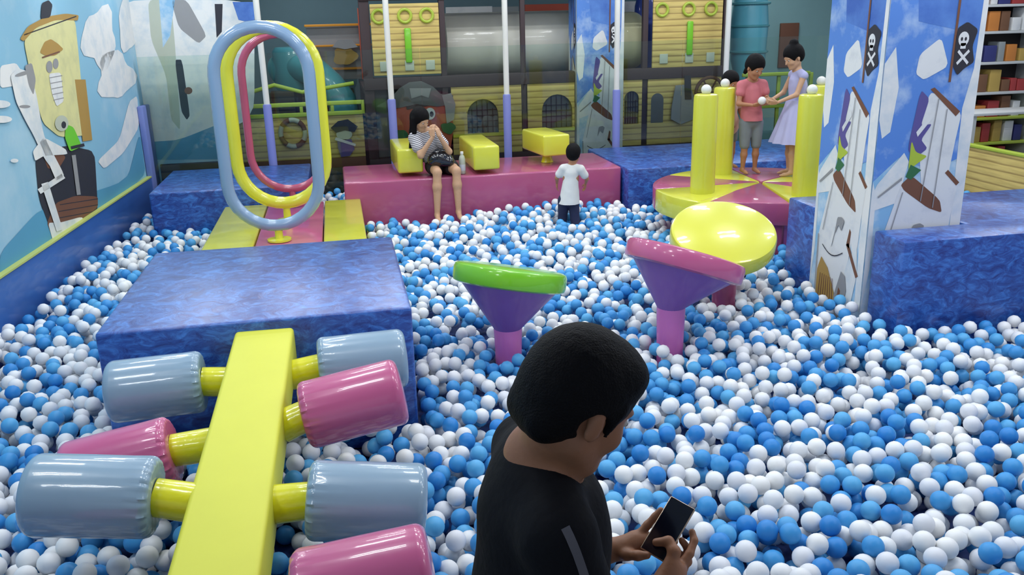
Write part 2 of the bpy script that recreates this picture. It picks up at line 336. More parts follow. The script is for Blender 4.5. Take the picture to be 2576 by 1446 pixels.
def skinobj(name, parts, parent, smooth=4):
    """parts: list of (V, F, material) joined to ONE mesh"""
    me = bpy.data.meshes.new(name); V = []; F = []; MI = []; off = 0; ms = []
    for v, f, m in parts:
        if m not in ms: ms.append(m)
        V.append(v); F.append(f+off); MI += [ms.index(m)]*len(f); off += len(v)
    V = np.concatenate(V); F = np.concatenate(F)
    me.from_pydata(V.tolist(), [], F.tolist())
    for m in ms: me.materials.append(m)
    me.polygons.foreach_set('material_index', MI); me.polygons.foreach_set('use_smooth', [True]*len(F))
    bm = bmesh.new(); bm.from_mesh(me)
    for _ in range(smooth): bmesh.ops.smooth_vert(bm, verts=bm.verts, factor=.5, use_axis_x=True, use_axis_y=True, use_axis_z=True)
    bm.to_mesh(me); bm.free()
    o = bpy.data.objects.new(name, me); C.objects.link(o)
    if parent: o.parent = parent; me.transform(wmat(parent).inverted())
    return o
def V3(*a): return np.array(a, float)
def frame(fwd, roll=0, up=(0, 0, 1)):
    f = np.array(fwd, float); f /= np.linalg.norm(f); l = np.cross(up, f); l /= np.linalg.norm(l); u = np.cross(f, l)
    if roll: l, u = math.cos(roll)*l+math.sin(roll)*u, -math.sin(roll)*l+math.cos(roll)*u
    return np.stack([f, l, u], 1)       # columns: forward, left, up
def headset(c, Rm, s=1.0):
    c = np.array(c, float)
    P = lambda x, y, z: c+s*(Rm @ V3(x, y, z))
    E_ = lambda p, r, k=.015: ('e', P(*p), [s*q for q in r], Rm, k*s)
    add = [E_((-.012, 0, .032), (.096, .077, .088)), E_((.03, 0, -.02), (.062, .060, .080), .02), ('c', P(.03, 0, -.085), P(.07, 0, -.095), .03*s, .018*s, .03*s),
           ('c', P(.0, .048, -.06), P(.055, .02, -.092), .02*s, .014*s, .03*s), ('c', P(.0, -.048, -.06), P(.055, -.02, -.092), .02*s, .014*s, .03*s),
           ('c', P(.082, 0, .012), P(.106, 0, -.028), .007*s, .011*s, .012*s), E_((.078, .028, .022), (.012, .02, .007), .012), E_((.078, -.028, .022), (.012, .02, .007), .012),
           E_((.06, .04, -.03), (.02, .018, .02), .02), E_((.06, -.04, -.03), (.02, .018, .02), .02),
           ('c', P(.085, .014, -.056), P(.085, -.014, -.056), .005*s, .005*s, .006*s), ('c', P(.083, .011, -.066), P(.083, -.011, -.066), .006*s, .006*s, .006*s)]
    for q in (1, -1):
        add += [('e', P(-.008, q*.079, -.012), [.018*s, .008*s, .032*s], Rm, .006*s)]
    sub = [E_((.092, .030, .004), (.014, .016, .009)), E_((.092, -.030, .004), (.014, .016, .009))]
    return add, sub, P
def handset(w, d, n, side, s=1.0, curl=.5, spread=.0):
    """w wrist, d direction to the fingers, n palm normal (where fingers curl to), side +1/-1 thumb side = cross(n,d)*side"""
    w = np.array(w, float); d = np.array(d, float); d /= np.linalg.norm(d); n = np.array(n, float); n -= d*(n@d); n /= np.linalg.norm(n); t = np.cross(n, d)*side
    P = []
    for q, L in ((.031, .078), (.011, .084), (-.011, .080), (-.030, .07)):
        P.append(('c', w+s*d*.012+s*t*q*.55, w+s*(d*.085+t*q), .017*s, .0125*s, .012*s))
        a = w+s*(d*.088+t*q*1.03); L1, L2, L3 = L*.46, L*.32, L*.25; an = curl*.7
        rr = .0085 if abs(q) < .03 else .0078
        for k, (l, r1, r2) in enumerate(((L1, rr+.001, rr), (L2, rr, rr-.0008), (L3, rr-.0008, rr-.002))):
            dd = d*math.cos(an)+n*math.sin(an)+t*spread*q*6; b = a+s*l*dd; P.append(('c', a, b, r1*s, r2*s, .004*s)); a = b; an += curl*(1.0 if k == 0 else .7)
    a = w+s*(d*.022+t*.022); b = w+s*(d*.055+t*.05+n*.012); c = w+s*(d*.085+t*.058+n*.028); e = w+s*(d*.108+t*.052+n*.036)
    P += [('c', a, b, .016*s, .013*s, .012*s), ('c', b, c, .0115*s, .0098*s, .005*s), ('c', c, e, .0098*s, .0075*s, .004*s)]
    return P
def eyes(P, Rm, s, parent):
    for q in (1, -1):
        m = MB(); m.ball(P(.079, q*.030, .002), .0085*s, M['eyew'], 2); m.ball(P(.0845, q*.030, .001), .0052*s, M['eyeb'], 2); m.build('eye', parent)

# ------------------------------------------------------------ the setting
def S(name, mb, parent=None):
    o = mb.build(name, parent)
    if not parent: meta(o, kind='structure')
    return o
WX0, WY0, WX1, WY1 = -2.75, 1.9, -2.19, 10.86          # left wall line
wdir = Vector((WX1-WX0, WY1-WY0, 0)).normalized(); wn = Vector((wdir.y, -wdir.x, 0))
def wl(Y, off=0): return Vector((WX0+(Y-WY0)*(WX1-WX0)/(WY1-WY0), Y, 0))+wn*off
S('floor', MB().box((-6, -3, -.2), (12, 16, -.002), M['walk']).box((-2.8, 2.09, -.001), (7.6, 10.6, .004), M['floor']))
S('ceiling', MB().box((-6, -3, ROOM_H), (12, 16, ROOM_H+.15), M['ceil']))
a, b = wl(-2), wl(10.86)
S('wall_left', MB().prism([a, b, b-wn*.15, a-wn*.15], 0, ROOM_H, M['wallblue']))
S('wall_back', MB().box((-2.6, 10.87, 0), (-1.28, 11.0, ROOM_H), M['wallblue']))
S('wall_far', MB().box((-1.4, 13.6, 0), (4.9, 13.75, ROOM_H), M['wallfar']))
S('wall_side', MB().box((-1.4, 11.0, 0), (-1.28, 13.6, ROOM_H), M['wallfar']))
wr = S('wall_right', MB().box((4.9, 13.0, 0), (12, 13.15, ROOM_H), M['wallpale']))
# pad along the foot of the left wall, its edging, the corner pad
a, b = wl(1.9, .05), wl(10.8, .05); a2, b2 = wl(1.9, .003), wl(10.8, .003)
S('baseboard_left', MB().prism([a, b, b2, a2], 0, .52, M['pad'], .012))
S('trim_1', MB().prism([wl(1.9, .056), wl(10.8, .056), b2, a2], .521, .535, M['trim']))
S('trim_2', MB().prism([wl(10.55, .004), wl(10.55, .07), wl(10.84, .07), wl(10.84, .004)], 0, 1.32, M['padcorner'], .012))
S('baseboard_back', MB().box((-2.1, 10.82, .0), (-1.28, 10.868, .62), M['woodd'], .01))
# lamps above, seen only as reflections and light; those before and behind the pit are added
lb = T('tube_lamp_fixture', 'twin tube ceiling lamp with white housing above the ball pit', 'ceiling lamp', (-1.7, 3.0, ROOM_H-.06), 0, 'ceiling lamps over the pit')
MB().box((-1.98, 2.85, ROOM_H-.07), (-1.42, 3.15, ROOM_H-.002), M['mwhite'], .01).build('housing', lb)
for x, y in LAMPS:
    if True:
        if (x, y) == (-1.7, 3.0): continue
        r = lb.copy(); C.objects.link(r); r.location = (x, y, ROOM_H-.06)
        for ch in lb.children: c = ch.copy(); C.objects.link(c); c.parent = r

# ------------------------------------------------------------ murals and printed pictures: flat printed vinyl on real surfaces
def chaikin(P, it=2):
    for _ in range(it):
        Q = []
        for i in range(len(P)):
            a, b = P[i], P[(i+1) % len(P)]; Q += [(a[0]*.88+b[0]*.12, a[1]*.88+b[1]*.12), (a[0]*.12+b[0]*.88, a[1]*.12+b[1]*.88)]
        P = Q
    return P
class Decal:
    def __init__(s, p, n): s.p = Vector(p); s.n = Vector(n).normalized(); s.mb = MB(); s.k = 1
    def px(s, pts, m, same=False):
        if not same: s.k += 1
        P = [atpl(x, y, s.p, s.n) + s.n*.0003*s.k for x, y in (chaikin(pts) if 5 <= len(pts) <= 14 else pts)]; s.mb.poly(P, m); return s
def blob(cx, cy, rx, ry, n=22, a0=0, jit=0, rot=0):
    c, s_ = math.cos(rot), math.sin(rot); o = []
    for k in range(n):
        a = a0+2*PI*k/n; q = 1+jit*math.sin(3*a+cx)+jit*.7*math.sin(5*a+cy); x, y = rx*q*math.cos(a), ry*q*math.sin(a)
        o.append((cx+x*c-y*s_, cy+x*s_+y*c))
    return o
def line(x0, y0, x1, y1, w0, w1=None):
    w1 = w0 if w1 is None else w1; L = math.hypot(x1-x0, y1-y0); nx, ny = -(y1-y0)/L, (x1-x0)/L
    return [(x0+nx*w0/2, y0+ny*w0/2), (x1+nx*w1/2, y1+ny*w1/2), (x1-nx*w1/2, y1-ny*w1/2), (x0-nx*w0/2, y0-ny*w0/2)]
mt = T('wall_mural', 'cartoon pirate ship mural printed on the pale blue left wall', 'mural', wl(6.4, .005))
d = Decal(wl(6.4, .003), wn)
d.px([(0, 635), (100, 525), (320, 455), (352, 330), (368, 450), (0, 712)], M['sea'])
d.px(blob(250, 95, 42, 75, jit=.15), M['cloud']).px(blob(290, 190, 45, 60, jit=.15), M['cloud'], True).px(blob(322, 60, 24, 70, jit=.1), M['cloud'], True)
d.px([(245, 405), (300, 352), (325, 255), (345, 240), (350, 320), (310, 385), (262, 425)], M['cloud'], True)
d.px([(0, 165), (40, 158), (58, 185), (42, 215), (0, 222)], M['cloud'], True)
d.mb.build('clouds_and_sea', mt)
d = Decal(wl(6.4, .0045), wn)
d.px([(88, 395), (165, 365), (238, 380), (246, 520), (238, 560), (132, 592), (98, 500)], M['darkrail'])
d.px([(140, 510), (190, 492), (246, 494), (246, 520), (215, 548), (128, 588), (118, 560)], M['brown'])
for q in range(4): d.px(line(150-q*3, 515+q*17, 246, 500+q*15, 2), M['darkrail'], q > 0)
d.px([(110, 395), (150, 380), (165, 395), (150, 420), (120, 425)], M['brown'])
d.px([(120, 560), (150, 560), (205, 545), (215, 560), (135, 615)], M['cloud'])
d.mb.build('ship_hull', mt)
d = Decal(wl(6.4, .0065), wn)
d.px([(58, 95), (110, 52), (188, 42), (200, 160), (212, 300), (222, 340), (150, 345), (108, 310), (85, 230)], M['cream'])
d.px([(50, 98), (70, 66), (115, 42), (165, 34), (198, 38), (196, 52), (140, 50), (90, 70), (60, 104)], M['brownl'])
d.px(line(60, 88, 192, 41, 3), M['darkrail'], True)
d.px([(188, 200), (215, 200), (232, 352), (208, 356)], M['brownl'])
d.px([(102, 48), (105, 8), (122, 0), (132, 12), (126, 44)], M['darkrail'], True)
d.mb.build('sail', mt)
d = Decal(wl(6.4, .0085), wn)
d.px([(112, 105), (128, 98), (146, 110), (160, 124), (138, 140), (114, 140), (100, 132)], M['brownl'])
d.px(line(106, 145, 150, 130, 4), M['brown'])
d.px(blob(124, 168, 8, 15), M['greyp']).px(blob(140, 160, 7, 13), M['greyp'], True)
d.px([(122, 185), (152, 182), (156, 215), (160, 255), (142, 268), (130, 235)], M['white'])
for q in range(5): d.px(line(124+q*2.5, 196+q*14, 156+q*1, 190+q*14, 2.4), M['greyp'], q > 0)
d.mb.build('sail_figure', mt)
d = Decal(wl(6.4, .0105), wn)
d.px([(26, 190), (45, 172), (72, 180), (90, 230), (106, 320), (112, 345), (162, 440), (152, 452), (112, 400), (84, 340), (62, 300), (40, 255)], M['cloud'])
d.px([(62, 165), (80, 158), (90, 200), (84, 240), (72, 215)], M['greyp'])
d.px(line(92, 320, 150, 450, 16, 20), M['cloud']).px(line(112, 460, 150, 580, 18, 16), M['cloud'], True).px(line(98, 482, 160, 442, 14), M['cloud'], True).px([(82, 380), (110, 345), (165, 375), (170, 388), (110, 392), (88, 405)], M['cloud'], True)
d.px(line(185, 390, 198, 490, 10), M['greyp'], True)
d.px(blob(0, 262, 26, 10), M['cloud'], True).px(blob(4, 300, 26, 9), M['cloud'], True).px(blob(36, 404, 10, 5), M['cloud'], True)
d.px(blob(58, 185, 22, 5, rot=-.3), M['greyp']).px(blob(62, 268, 14, 4), M['greyp'], True)
d.mb.build('rigging', mt)
d = Decal(wl(6.4, .013), wn)
d.px([(166, 312), (185, 320), (206, 368), (176, 382), (163, 345)], M['greenp']).px(blob(155, 310, 17, 20), M['tile']).px(blob(160, 314, 6, 9), M['darkrail'])
d.px(line(178, 372, 212, 364, 8), M['darkrail'], True)
d.mb.build('parrot', mt, world=True)
mt2 = T('wall_mural', 'faded cloud and mast mural on the short back wall beside the left corner', 'mural', (-1.8, 10.86, .8))
d = Decal((0, 10.868, 0), (0, -1, 0))
d.px([(300, 0), (640, 0), (640, 300), (470, 350), (440, 356), (352, 362), (336, 270), (310, 120)], M['cloud'])
d.px([(372, 0), (430, 0), (440, 110), (455, 330), (430, 300), (418, 190), (380, 100)], M['tile'])
d.px([(400, 0), (440, 0), (428, 90), (410, 120)], M['skyl']).px([(430, 0), (470, 0), (520, 90), (500, 110), (450, 70)], M['greyp'], True)
d.px([(360, 358), (450, 352), (600, 292), (600, 400), (362, 402)], M['sea'])
d.px([(440, 150), (458, 150), (478, 290), (470, 302), (456, 280)], M['darkrail']).px(blob(474, 228, 10, 9), M['brown'])
d.px([(540, 10), (560, 10), (558, 80), (545, 95)], M['darkrail'], True).px([(585, 5), (640, 5), (640, 60), (600, 50)], M['skyd'], True)
d.mb.build('mural_print', mt2)

# ------------------------------------------------------------ the printed pillars
def pillar(name, label, x0, x1, y0, y1, f):
    t = T(name, label, 'pillar', ((x0+x1)/2, (y0+y1)/2, 0))
    MB().box((x0, y0, 0), (x1, y1, ROOM_H-.002), M['skyl'], .012).build('pillar_core', t)
    for face in ('front', 'left'):
        mb = MB()
        class G: k = 0
        def P(pts, m, same=False):
            if not same: G.k += 1
            o = .0008+.00035*G.k; out = []
            q_ = [(a_, b_) for a_, b_ in pts]
            if 5 <= len(q_) <= 14 and min(b_ for a_, b_ in q_) > .05 and not any(a_ in (0, 1) for a_, b_ in q_): q_ = chaikin(q_)
            for u, v in q_:
                u = min(max(u, .004), .996)
                if face == 'front': out.append((x0+u*(x1-x0), y0-o, v))
                else: out.append((x0-o, y1-u*(y1-y0), v))
            mb.poly(out, m)
        f(P); mb.build('printed_picture', t)
    return t
def ship_print(P):
    # u across the face, v height above the floor
    P([(0, .02), (1, .02), (1, 1.2), (0, 1.2)], M['skyl'])
    P([(.0, 1.1), (.25, 1.25), (.6, 1.15), (1, 1.25), (1, 3.28), (0, 3.28)], M['sky'])
    P([(.3, 2.1), (1, 2.0), (1, 3.28), (.1, 3.28)], M['skyd'])
    P([(0, 1.85), (.10, 1.95), (.17, 1.7), (.13, 1.42), (.05, 1.38), (0, 1.5)], M['cloud'])
    P([(.90, .2), (1, .2), (1, 3.28), (.97, 3.28), (.93, 1.8), (.86, 1.55), (.88, 1.0)], M['cloud'], True)
    P([(0, .2), (.06, .5), (.05, 1.0), (0, 1.1)], M['cloud'], True)
    P([(.0, 1.0), (.05, 1.08), (.3, 1.28), (.36, 1.22), (.28, .95), (.0, .9)], M['cloud'])                      # left low sail
    P([(.35, 1.9), (.55, 2.0), (.66, 1.82), (.42, 1.74), (.33, 1.78)], M['white'], True)                           # flag-top sail
    P([(.42, 1.45), (.50, 1.66), (.62, 1.64), (.86, 1.52), (.83, 1.35), (.80, 1.12), (.92, 1.08), (.88, .85), (.86, .62), (.80, .55), (.55, .95), (.48, 1.2)], M['white'])
    P([(.12, .62), (.30, 1.06), (.50, 1.0), (.78, .86), (.72, .5), (.62, .3), (.60, .02), (.14, .02), (.12, .4)], M['white'])
    P([(.58, .1), (.82, .18), (.90, .45), (.85, .65), (.70, .50)], M['cloud'])
    P([(.50, 1.68), (.54, 1.69), (.84, 1.53), (.80, 1.50)], M['brown']).__class__
    P([(.30, 1.07), (.40, 1.13), (.74, .95), (.78, .86), (.62, .90), (.34, 1.03)], M['brown'], True)
    P([(.76, 1.13), (.79, 1.15), (.93, 1.06), (.90, 1.04)], M['brown'], True)
    P([(.66, .62), (.70, .64), (.92, .44), (.88, .42)], M['brown'], True)
    P([(.66, .62), (.70, .74), (.73, .72), (.72, .6)], M['brown'], True)
    P([(.33, 1.3), (.40, 1.68), (.50, 1.62), (.44, 1.45), (.56, 1.46), (.46, 1.36), (.54, 1.30), (.42, 1.24)], M['violetp'])
    P([(.36, 1.16), (.36, 1.36), (.42, 1.28), (.55, 1.25), (.44, 1.2)], M['lime'])
    P([(.34, 1.12), (.38, 1.2), (.50, 1.16), (.40, 1.1)], M['g6'])
    P([(.42, 1.38), (.56, 1.5), (.54, 1.53), (.40, 1.41)], M['white'])
    # black flag with skull and crossed bones
    P([(.70, 1.82), (.70, 2.05), (.80, 2.09), (.92, 2.04), (.88, 1.94), (.92, 1.84), (.82, 1.80), (.76, 1.76)], M['darkrail'])
    P([(.675, 1.72), (.70, 1.72), (.72, 3.28), (.695, 3.28)], M['brown'], True)
    P([(.78+.055*math.cos(a*PI/8), 1.985+.045*math.sin(a*PI/8)) for a in range(16)], M['white'])
    P([(.755, 1.96), (.755, 1.925), (.81, 1.925), (.81, 1.96)], M['white'], True)
    P([(.73, 1.84), (.745, 1.825), (.86, 1.905), (.845, 1.92)], M['white']); P([(.73, 1.905), (.745, 1.92), (.86, 1.84), (.845, 1.825)], M['white'])
    P([(.76+.012*math.cos(a*PI/5), 1.985+.012*math.sin(a*PI/5)) for a in range(10)], M['darkrail']); P([(.80+.012*math.cos(a*PI/5), 1.985+.012*math.sin(a*PI/5)) for a in range(10)], M['darkrail'], True)
    # wooden hull and rocks below
    P([(.16, .02), (.16, .36), (.22, .46), (.36, .40), (.52, .24), (.55, .02)], M['brownl'])
    P([(.50, .02), (.52, .22), (.62, .42), (.70, .40), (.74, .30), (.66, .02)], M['greyp'])
    P([(.56, .15), (.60, .30), (.64, .28), (.62, .14)], M['brown'])
    pts = [(.22+.40*q/8, .55-.05*math.sin(PI*q/8)) for q in range(9)]
    P([(x, y) for x, y in pts]+[(x, y+.008) for x, y in pts[::-1]], M['darkrail'])
    for q in range(7):      # plank and rope lines on the sails and hull
        P([(.20+.05*q, .06), (.215+.05*q, .06), (.235+.04*q, .34), (.225+.04*q, .34)], M['brown'], q > 0)
    P([(.52, .95), (.53, .95), (.60, 1.62), (.59, 1.62)], M['greyp'], False); P([(.66, .9), (.67, .9), (.70, 1.55), (.69, 1.55)], M['greyp'], True)
    P([(.20, .66), (.21, .66), (.33, 1.02), (.32, 1.02)], M['greyp'], True); P([(.06, 1.0), (.07, .99), (.30, 1.10), (.30, 1.12)], M['greyp'], True); P([(.14, .02), (.155, .02), (.135, .62), (.12, .62)], M['greyp'], True)
    P([(.44, .66), (.50, .74), (.56, .70), (.60, .78), (.55, .80), (.47, .79)], M['greyp'], True)
    P([(.36, .58), (.42, .72), (.45, .70), (.40, .57)], M['cloud'])
pillar('printed_pillar', 'square pillar printed with white sailing ships and a black skull flag, by the right-hand blue platform', 3.39, 4.08, 5.08, 5.75, ship_print)
pillar('printed_pillar', 'distant printed blue and white pillar behind the pink bench', 3.0, 3.62, 10.95, 11.33, ship_print)

# ------------------------------------------------------------ thin poles in a row, and the glass screen behind them
def pole(x, label, first=None):
    if first is None:
        t = T('support_pole', label, 'pole', (x, 10.52, 0), 0, None)
        MB().lathe([(.034, 1.26), (.034, ROOM_H-.004)], M['mwhite'], 16, Matrix.Translation((x, 10.52, 0))).build('pole_tube', t)
        MB().lathe([(.046, .006), (.048, .05), (.048, 1.27), (.044, 1.285), (.035, 1.29)], M['lav'], 20, Matrix.Translation((x, 10.52, 0))).build('foam_sleeve', t)['label'] = 'lavender foam sleeve'
        return t
    r = first.copy(); C.objects.link(r); r.location = (x, 10.52, 0); r['label'] = label
    for ch in first.children: c = ch.copy(); C.objects.link(c); c.parent = r
    return r
p0 = pole(-.79, 'white pole with lavender sleeve seen through the tall rounded rings')
pole(.63, 'white pole with lavender sleeve beside the pirate face board', p0)
pole(2.01, 'white pole with lavender sleeve behind the middle of the pink bench', p0)
pole(3.39, 'white pole with lavender sleeve in front of the distant blue pillar', p0)
pole(4.82, 'white pole above the back left yellow post of the turntable', p0)
gl = T('glass_screen', 'low green tinted glass screen along the back of the ball pit', 'glass screen', (1.5, 10.68, 0))
for x0, x1 in ((-2.15, 1.0), (1.01, 4.3), (4.31, 7.5)): MB().box((x0, 10.675, .05), (x1, 10.687, 1.85), M['glass']).build('glass_pane', gl)
MB().box((-2.15, 10.66, .005), (7.5, 10.70, .06), M['dark']).build('glass_channel', gl)

# ------------------------------------------------------------ foam blocks, platforms, bench
def pad(name, label, cat, lo, hi, m, bev=.018):
    o = MB().box(lo, hi, m, bev).build(name); meta(o, label, cat); return centre(o)
pad('foam_platform', 'large marbled blue foam block behind the roller beam', 'foam block', (-1.24, 4.27, .008), (.29, 5.83, .78), M['blue'])
pad('foam_platform', 'marbled blue foam block at the far left corner beyond the rings', 'foam block', (-1.9, 9.04, .008), (-.36, 10.44, .6), M['blue'])
o = MB().prism([(2.985, 8.82), (6.6, 8.82), (6.6, 10.4), (2.985, 10.4)], .008, .6, M['blue'], .018).build('foam_platform')
meta(o, 'long marbled blue foam platform right of the pink bench, behind the turntable', 'foam block'); centre(o)
o = MB().prism([(3.42, 4.72), (6.2, 4.72), (6.2, 5.95), (4.75, 5.95), (4.45, 6.15), (3.42, 6.2), (3.42, 5.78), (4.11, 5.78), (4.11, 5.05), (3.42, 5.05)], .008, .78, M['blue'], .016).build('foam_platform')
meta(o, 'marbled blue foam platform wrapped around the printed pillar at right', 'foam block'); centre(o)
o = MB().box((-.0, 9.0, .008), (2.965, 10.08, .6), M['pinkd'], .022, 3).build('foam_bench'); meta(o, 'long magenta foam bench at the back of the ball pit', 'bench'); centre(o)
# the flat bridge between the blue blocks
t = T('foam_bridge', 'low flat foam bridge with yellow edges and rose middle under the rings', 'foam bridge', (-.52, 7.4, 0))
MB().box((-.765, 5.85, .008), (-.215, 9.0, .425), M['pink'], .014).build('middle_pad', t)['label'] = 'rose pink middle pad'
MB().box((-1.19, 5.85, .008), (-.775, 9.0, .43), M['yellow'], .014).build('side_pad', t)
MB().box((-.205, 5.85, .008), (.155, 9.0, .43), M['yellow'], .014).build('side_pad', t)
# three rounded rings
def ring(label, m, x, Y, z, w_, h_, r, rz=0):
    t = T('crawl_ring', label, 'ring', (x, Y, .427), rz)
    L = Matrix.Translation((x, Y, .0)) @ Matrix.Rotation(rz, 4, 'Z')
    MB().tube([(p[0], p[1], p[2]+z) for p in stadium(w_, h_)], r, m, 16, True, L).build('hoop', t)
    MB().lathe([(.10, .43), (.10, .445), (.035, .45), (.03, z+.01)], M['ringyellow'] if m != M['ringpink'] else m, 18, Matrix.Translation((x, Y, 0))).build('foot', t)
ring('blue grey rounded hoop, nearest and tallest of the three', M['bluegrey'], -.57, 7.4, .56, .368, 1.60, .05)
ring('yellow rounded hoop between the blue grey and the rose ones', M['ringyellow'], -.535, 8.15, .60, .39, 1.55, .056)
ring('thin rose pink rounded hoop, rearmost of the three', M['ringpink'], -.51, 8.85, .60, .36, 1.48, .038)

# ------------------------------------------------------------ roller beam in the foreground
t = T('roller_beam', 'sloping yellow balance beam with padded rollers on both sides in the foreground', 'balance beam', (-.48, 3.2, .2))
A = Vector((-.447, 4.262, .735)); B = Vector((-.502, 2.2, .55)); dr = (A-B).normalized(); sx = Vector((dr.y, -dr.x, 0)).normalized(); up = sx.cross(dr)
mb = MB(); L = (A-B).length
Mt = Matrix(((sx.x, dr.x, up.x, B.x), (sx.y, dr.y, up.y, B.y), (sx.z, dr.z, up.z, B.z), (0, 0, 0, 1)))
mb.box((-.143, 0, -.19), (.143, L, 0), M['yellowm'], .02, 4, Mt); mb.build('beam', t)
for s_ in (.3, 1.1, 1.85):
    q = B+dr*s_; MB().box((q.x-.06, q.y-.05, .006), (q.x+.06, q.y+.05, q.z-.188), M['tile'], .01).build('support_post', t)
def roller(c, ax, r, Ln, m, lab, inner):
    """c centre, ax axis pointing outward from the beam"""
    q = Vector((0, 0, 1)).rotation_difference(Vector(ax).normalized()).to_matrix().to_4x4()
    Mx = Matrix.Translation(c) @ q; h = Ln/2; rc = .035
    prof = [(0, -h+.012), (.07, -h+.004), (r*.72, -h), (r-rc, -h+.002)]
    for k in range(1, 7): a_ = PI/2*k/6; prof.append((r-rc+rc*math.sin(a_)*.98, -h+rc-rc*math.cos(a_)))
    prof += [(r*1.0, -h*.6), (r*1.005, 0), (r*1.0, h*.6)]
    for k in range(0, 7): a_ = PI/2*k/6; prof.append((r-rc+rc*math.cos(a_), h-rc+rc*math.sin(a_)))
    prof += [(r*.5, h+.004), (0, h+.006)]
    wob = lambda z, a_: (.0035*math.sin(26*a_)+.002*math.sin(41*a_))*max(0, 1-(z+h)/.075) if z < -h+.075 else 0.0
    return MB().lathe(prof, m, 96, Mx, wob)
for (xl, yl, zl), (xr, yr, zr), m, r, ln, nm in (
    ((-.93, 4.0, .585), (.02, 4.02, .60), 'grey', .145, .42, 'blue grey roller'),
    ((-.99, 3.47, .475), (-.035, 3.50, .625), 'pink', .145, .43, 'rose pink roller'),
    ((-.96, 2.98, .605), (-.01, 2.90, .495), 'grey', .145, .43, 'blue grey roller'),
    ((-.96, 2.37, .43), (-.035, 2.35, .535), 'pink', .145, .42, 'rose pink roller')):
    a_, b_ = Vector((xl, yl, zl)), Vector((xr, yr, zr)); ax = (b_-a_).normalized()
    ty = (B.y, 0)
    s_ = ((a_.y+b_.y)/2-B.y)/dr.y; c0 = B+dr*s_
    tmid = (c0.x-a_.x)/(b_.x-a_.x); mid = a_.lerp(b_, tmid)
    for e, sg in ((a_, -1), (b_, 1)):
        axl = roller(e, ax*sg, r, ln, M[m], nm, 0)
        st = mid+ax*sg*.13-Vector((0, 0, .022)); en = e-ax*sg*(ln/2-.01)
        sb = MB().tube([st, st.lerp(en, .4), st.lerp(en, .75), en], .072, M['yellow_deep'], 24, False, None, .068).build('axle_sleeve', t)
        axl.build('roller', t)['label'] = nm

# ------------------------------------------------------------ yellow foam beams on the bench
def bench_bar(label, cx, y0, y1, z0, w_, h_, rz, stem):
    t = T('pivot_bar', label, 'foam bar', (cx, (y0+y1)/2, .602), rz)
    Lm = Matrix.Translation((cx, (y0+y1)/2, 0)) @ Matrix.Rotation(rz, 4, 'Z'); h = (y1-y0)/2
    MB().box((-w_/2, -h, z0), (w_/2, h, z0+h_), M['yellow'], .022, 3, Lm).build('padded_bar', t)
    MB().lathe([(.07, .603), (.06, .63), (.045, z0+.005)], M['yellow_deep'], 18, Lm @ Matrix.Translation((0, stem, 0))).build('pivot', t)
bench_bar('yellow foam bar on the bench, beside the seated woman at left', .69, 9.1, 10.0, .645, .265, .25, .02, 0)
bench_bar('yellow foam bar on the bench, in the middle behind the water bottle', 1.48, 9.0, 9.95, .65, .28, .25, .02, 0)
bench_bar('yellow foam bar raised on a stem at the right end of the bench', 2.27, 9.28, 9.98, .71, .31, .23, .14, -.05)

# ------------------------------------------------------------ turntable with posts
tc = Vector((3.83, 7.48, 0)); a0 = math.radians(195)
t = T('turntable', 'round yellow and magenta padded turntable with four upright yellow posts', 'turntable', (3.83, 7.48, 0))
MB().lathe([(.70, .006), (.70, .10), (.72, .415)], M['orchid'], 48, Matrix.Translation(tc)).build('drum', t)['label'] = 'orchid pink drum'
for k in range(8):
    a1 = math.radians(172.5+45*k); a2 = a1+math.radians(44.4); yel = k % 2 == 0
    front = (k == 1); pts = [(tc.x+.012*math.cos((a1+a2)/2), tc.y+.012*math.sin((a1+a2)/2))]; N = 8
    if front: pts = [(tc.x-.02, tc.y-.03), (2.98, 6.97), (3.70, 6.66)]
    else: pts += [(tc.x+1.0*math.cos(a1+(a2-a1)*q/N), tc.y+1.0*math.sin(a1+(a2-a1)*q/N)) for q in range(N+1)]
    z1 = .62; ztop = [z1+.035]+[z1]*(len(pts)-1)
    MB().prism(pts, .42, z1, M['yellow' if yel else 'pinkd'], .016, None, 2, ztop).build('wedge_pad', t)['label'] = 'yellow wedge pad' if yel else 'magenta wedge pad'
MB().prism([(3.08, 6.98), (3.68, 6.74), (3.78, 6.84), (3.18, 7.08)], .006, .425, M['pinkd'], .01).build('front_skirt', t)['label'] = 'magenta front skirt'
posts = [(3.17, 7.30, 1.50), (3.71, 8.10, 1.48), (3.94, 6.88, 1.50), (4.48, 7.67, 1.50)]
for x, y, zt in posts:
    p = MB().lathe([(.108, .62), (.110, .66), (.106, 1.0), (.106, zt-.03), (.100, zt-.008), (.08, zt), (0, zt+.002)], M['yellow'], 36, Matrix.Translation((x, y, 0)), lambda z, a_: .0015*math.sin(9*a_+z*8)).build('post', t)
    k_ = MB().ball((x, y, zt+.035), .045, M['mwhite'], 3).build('knob', p, world=False); k_['label'] = 'white ball knob'

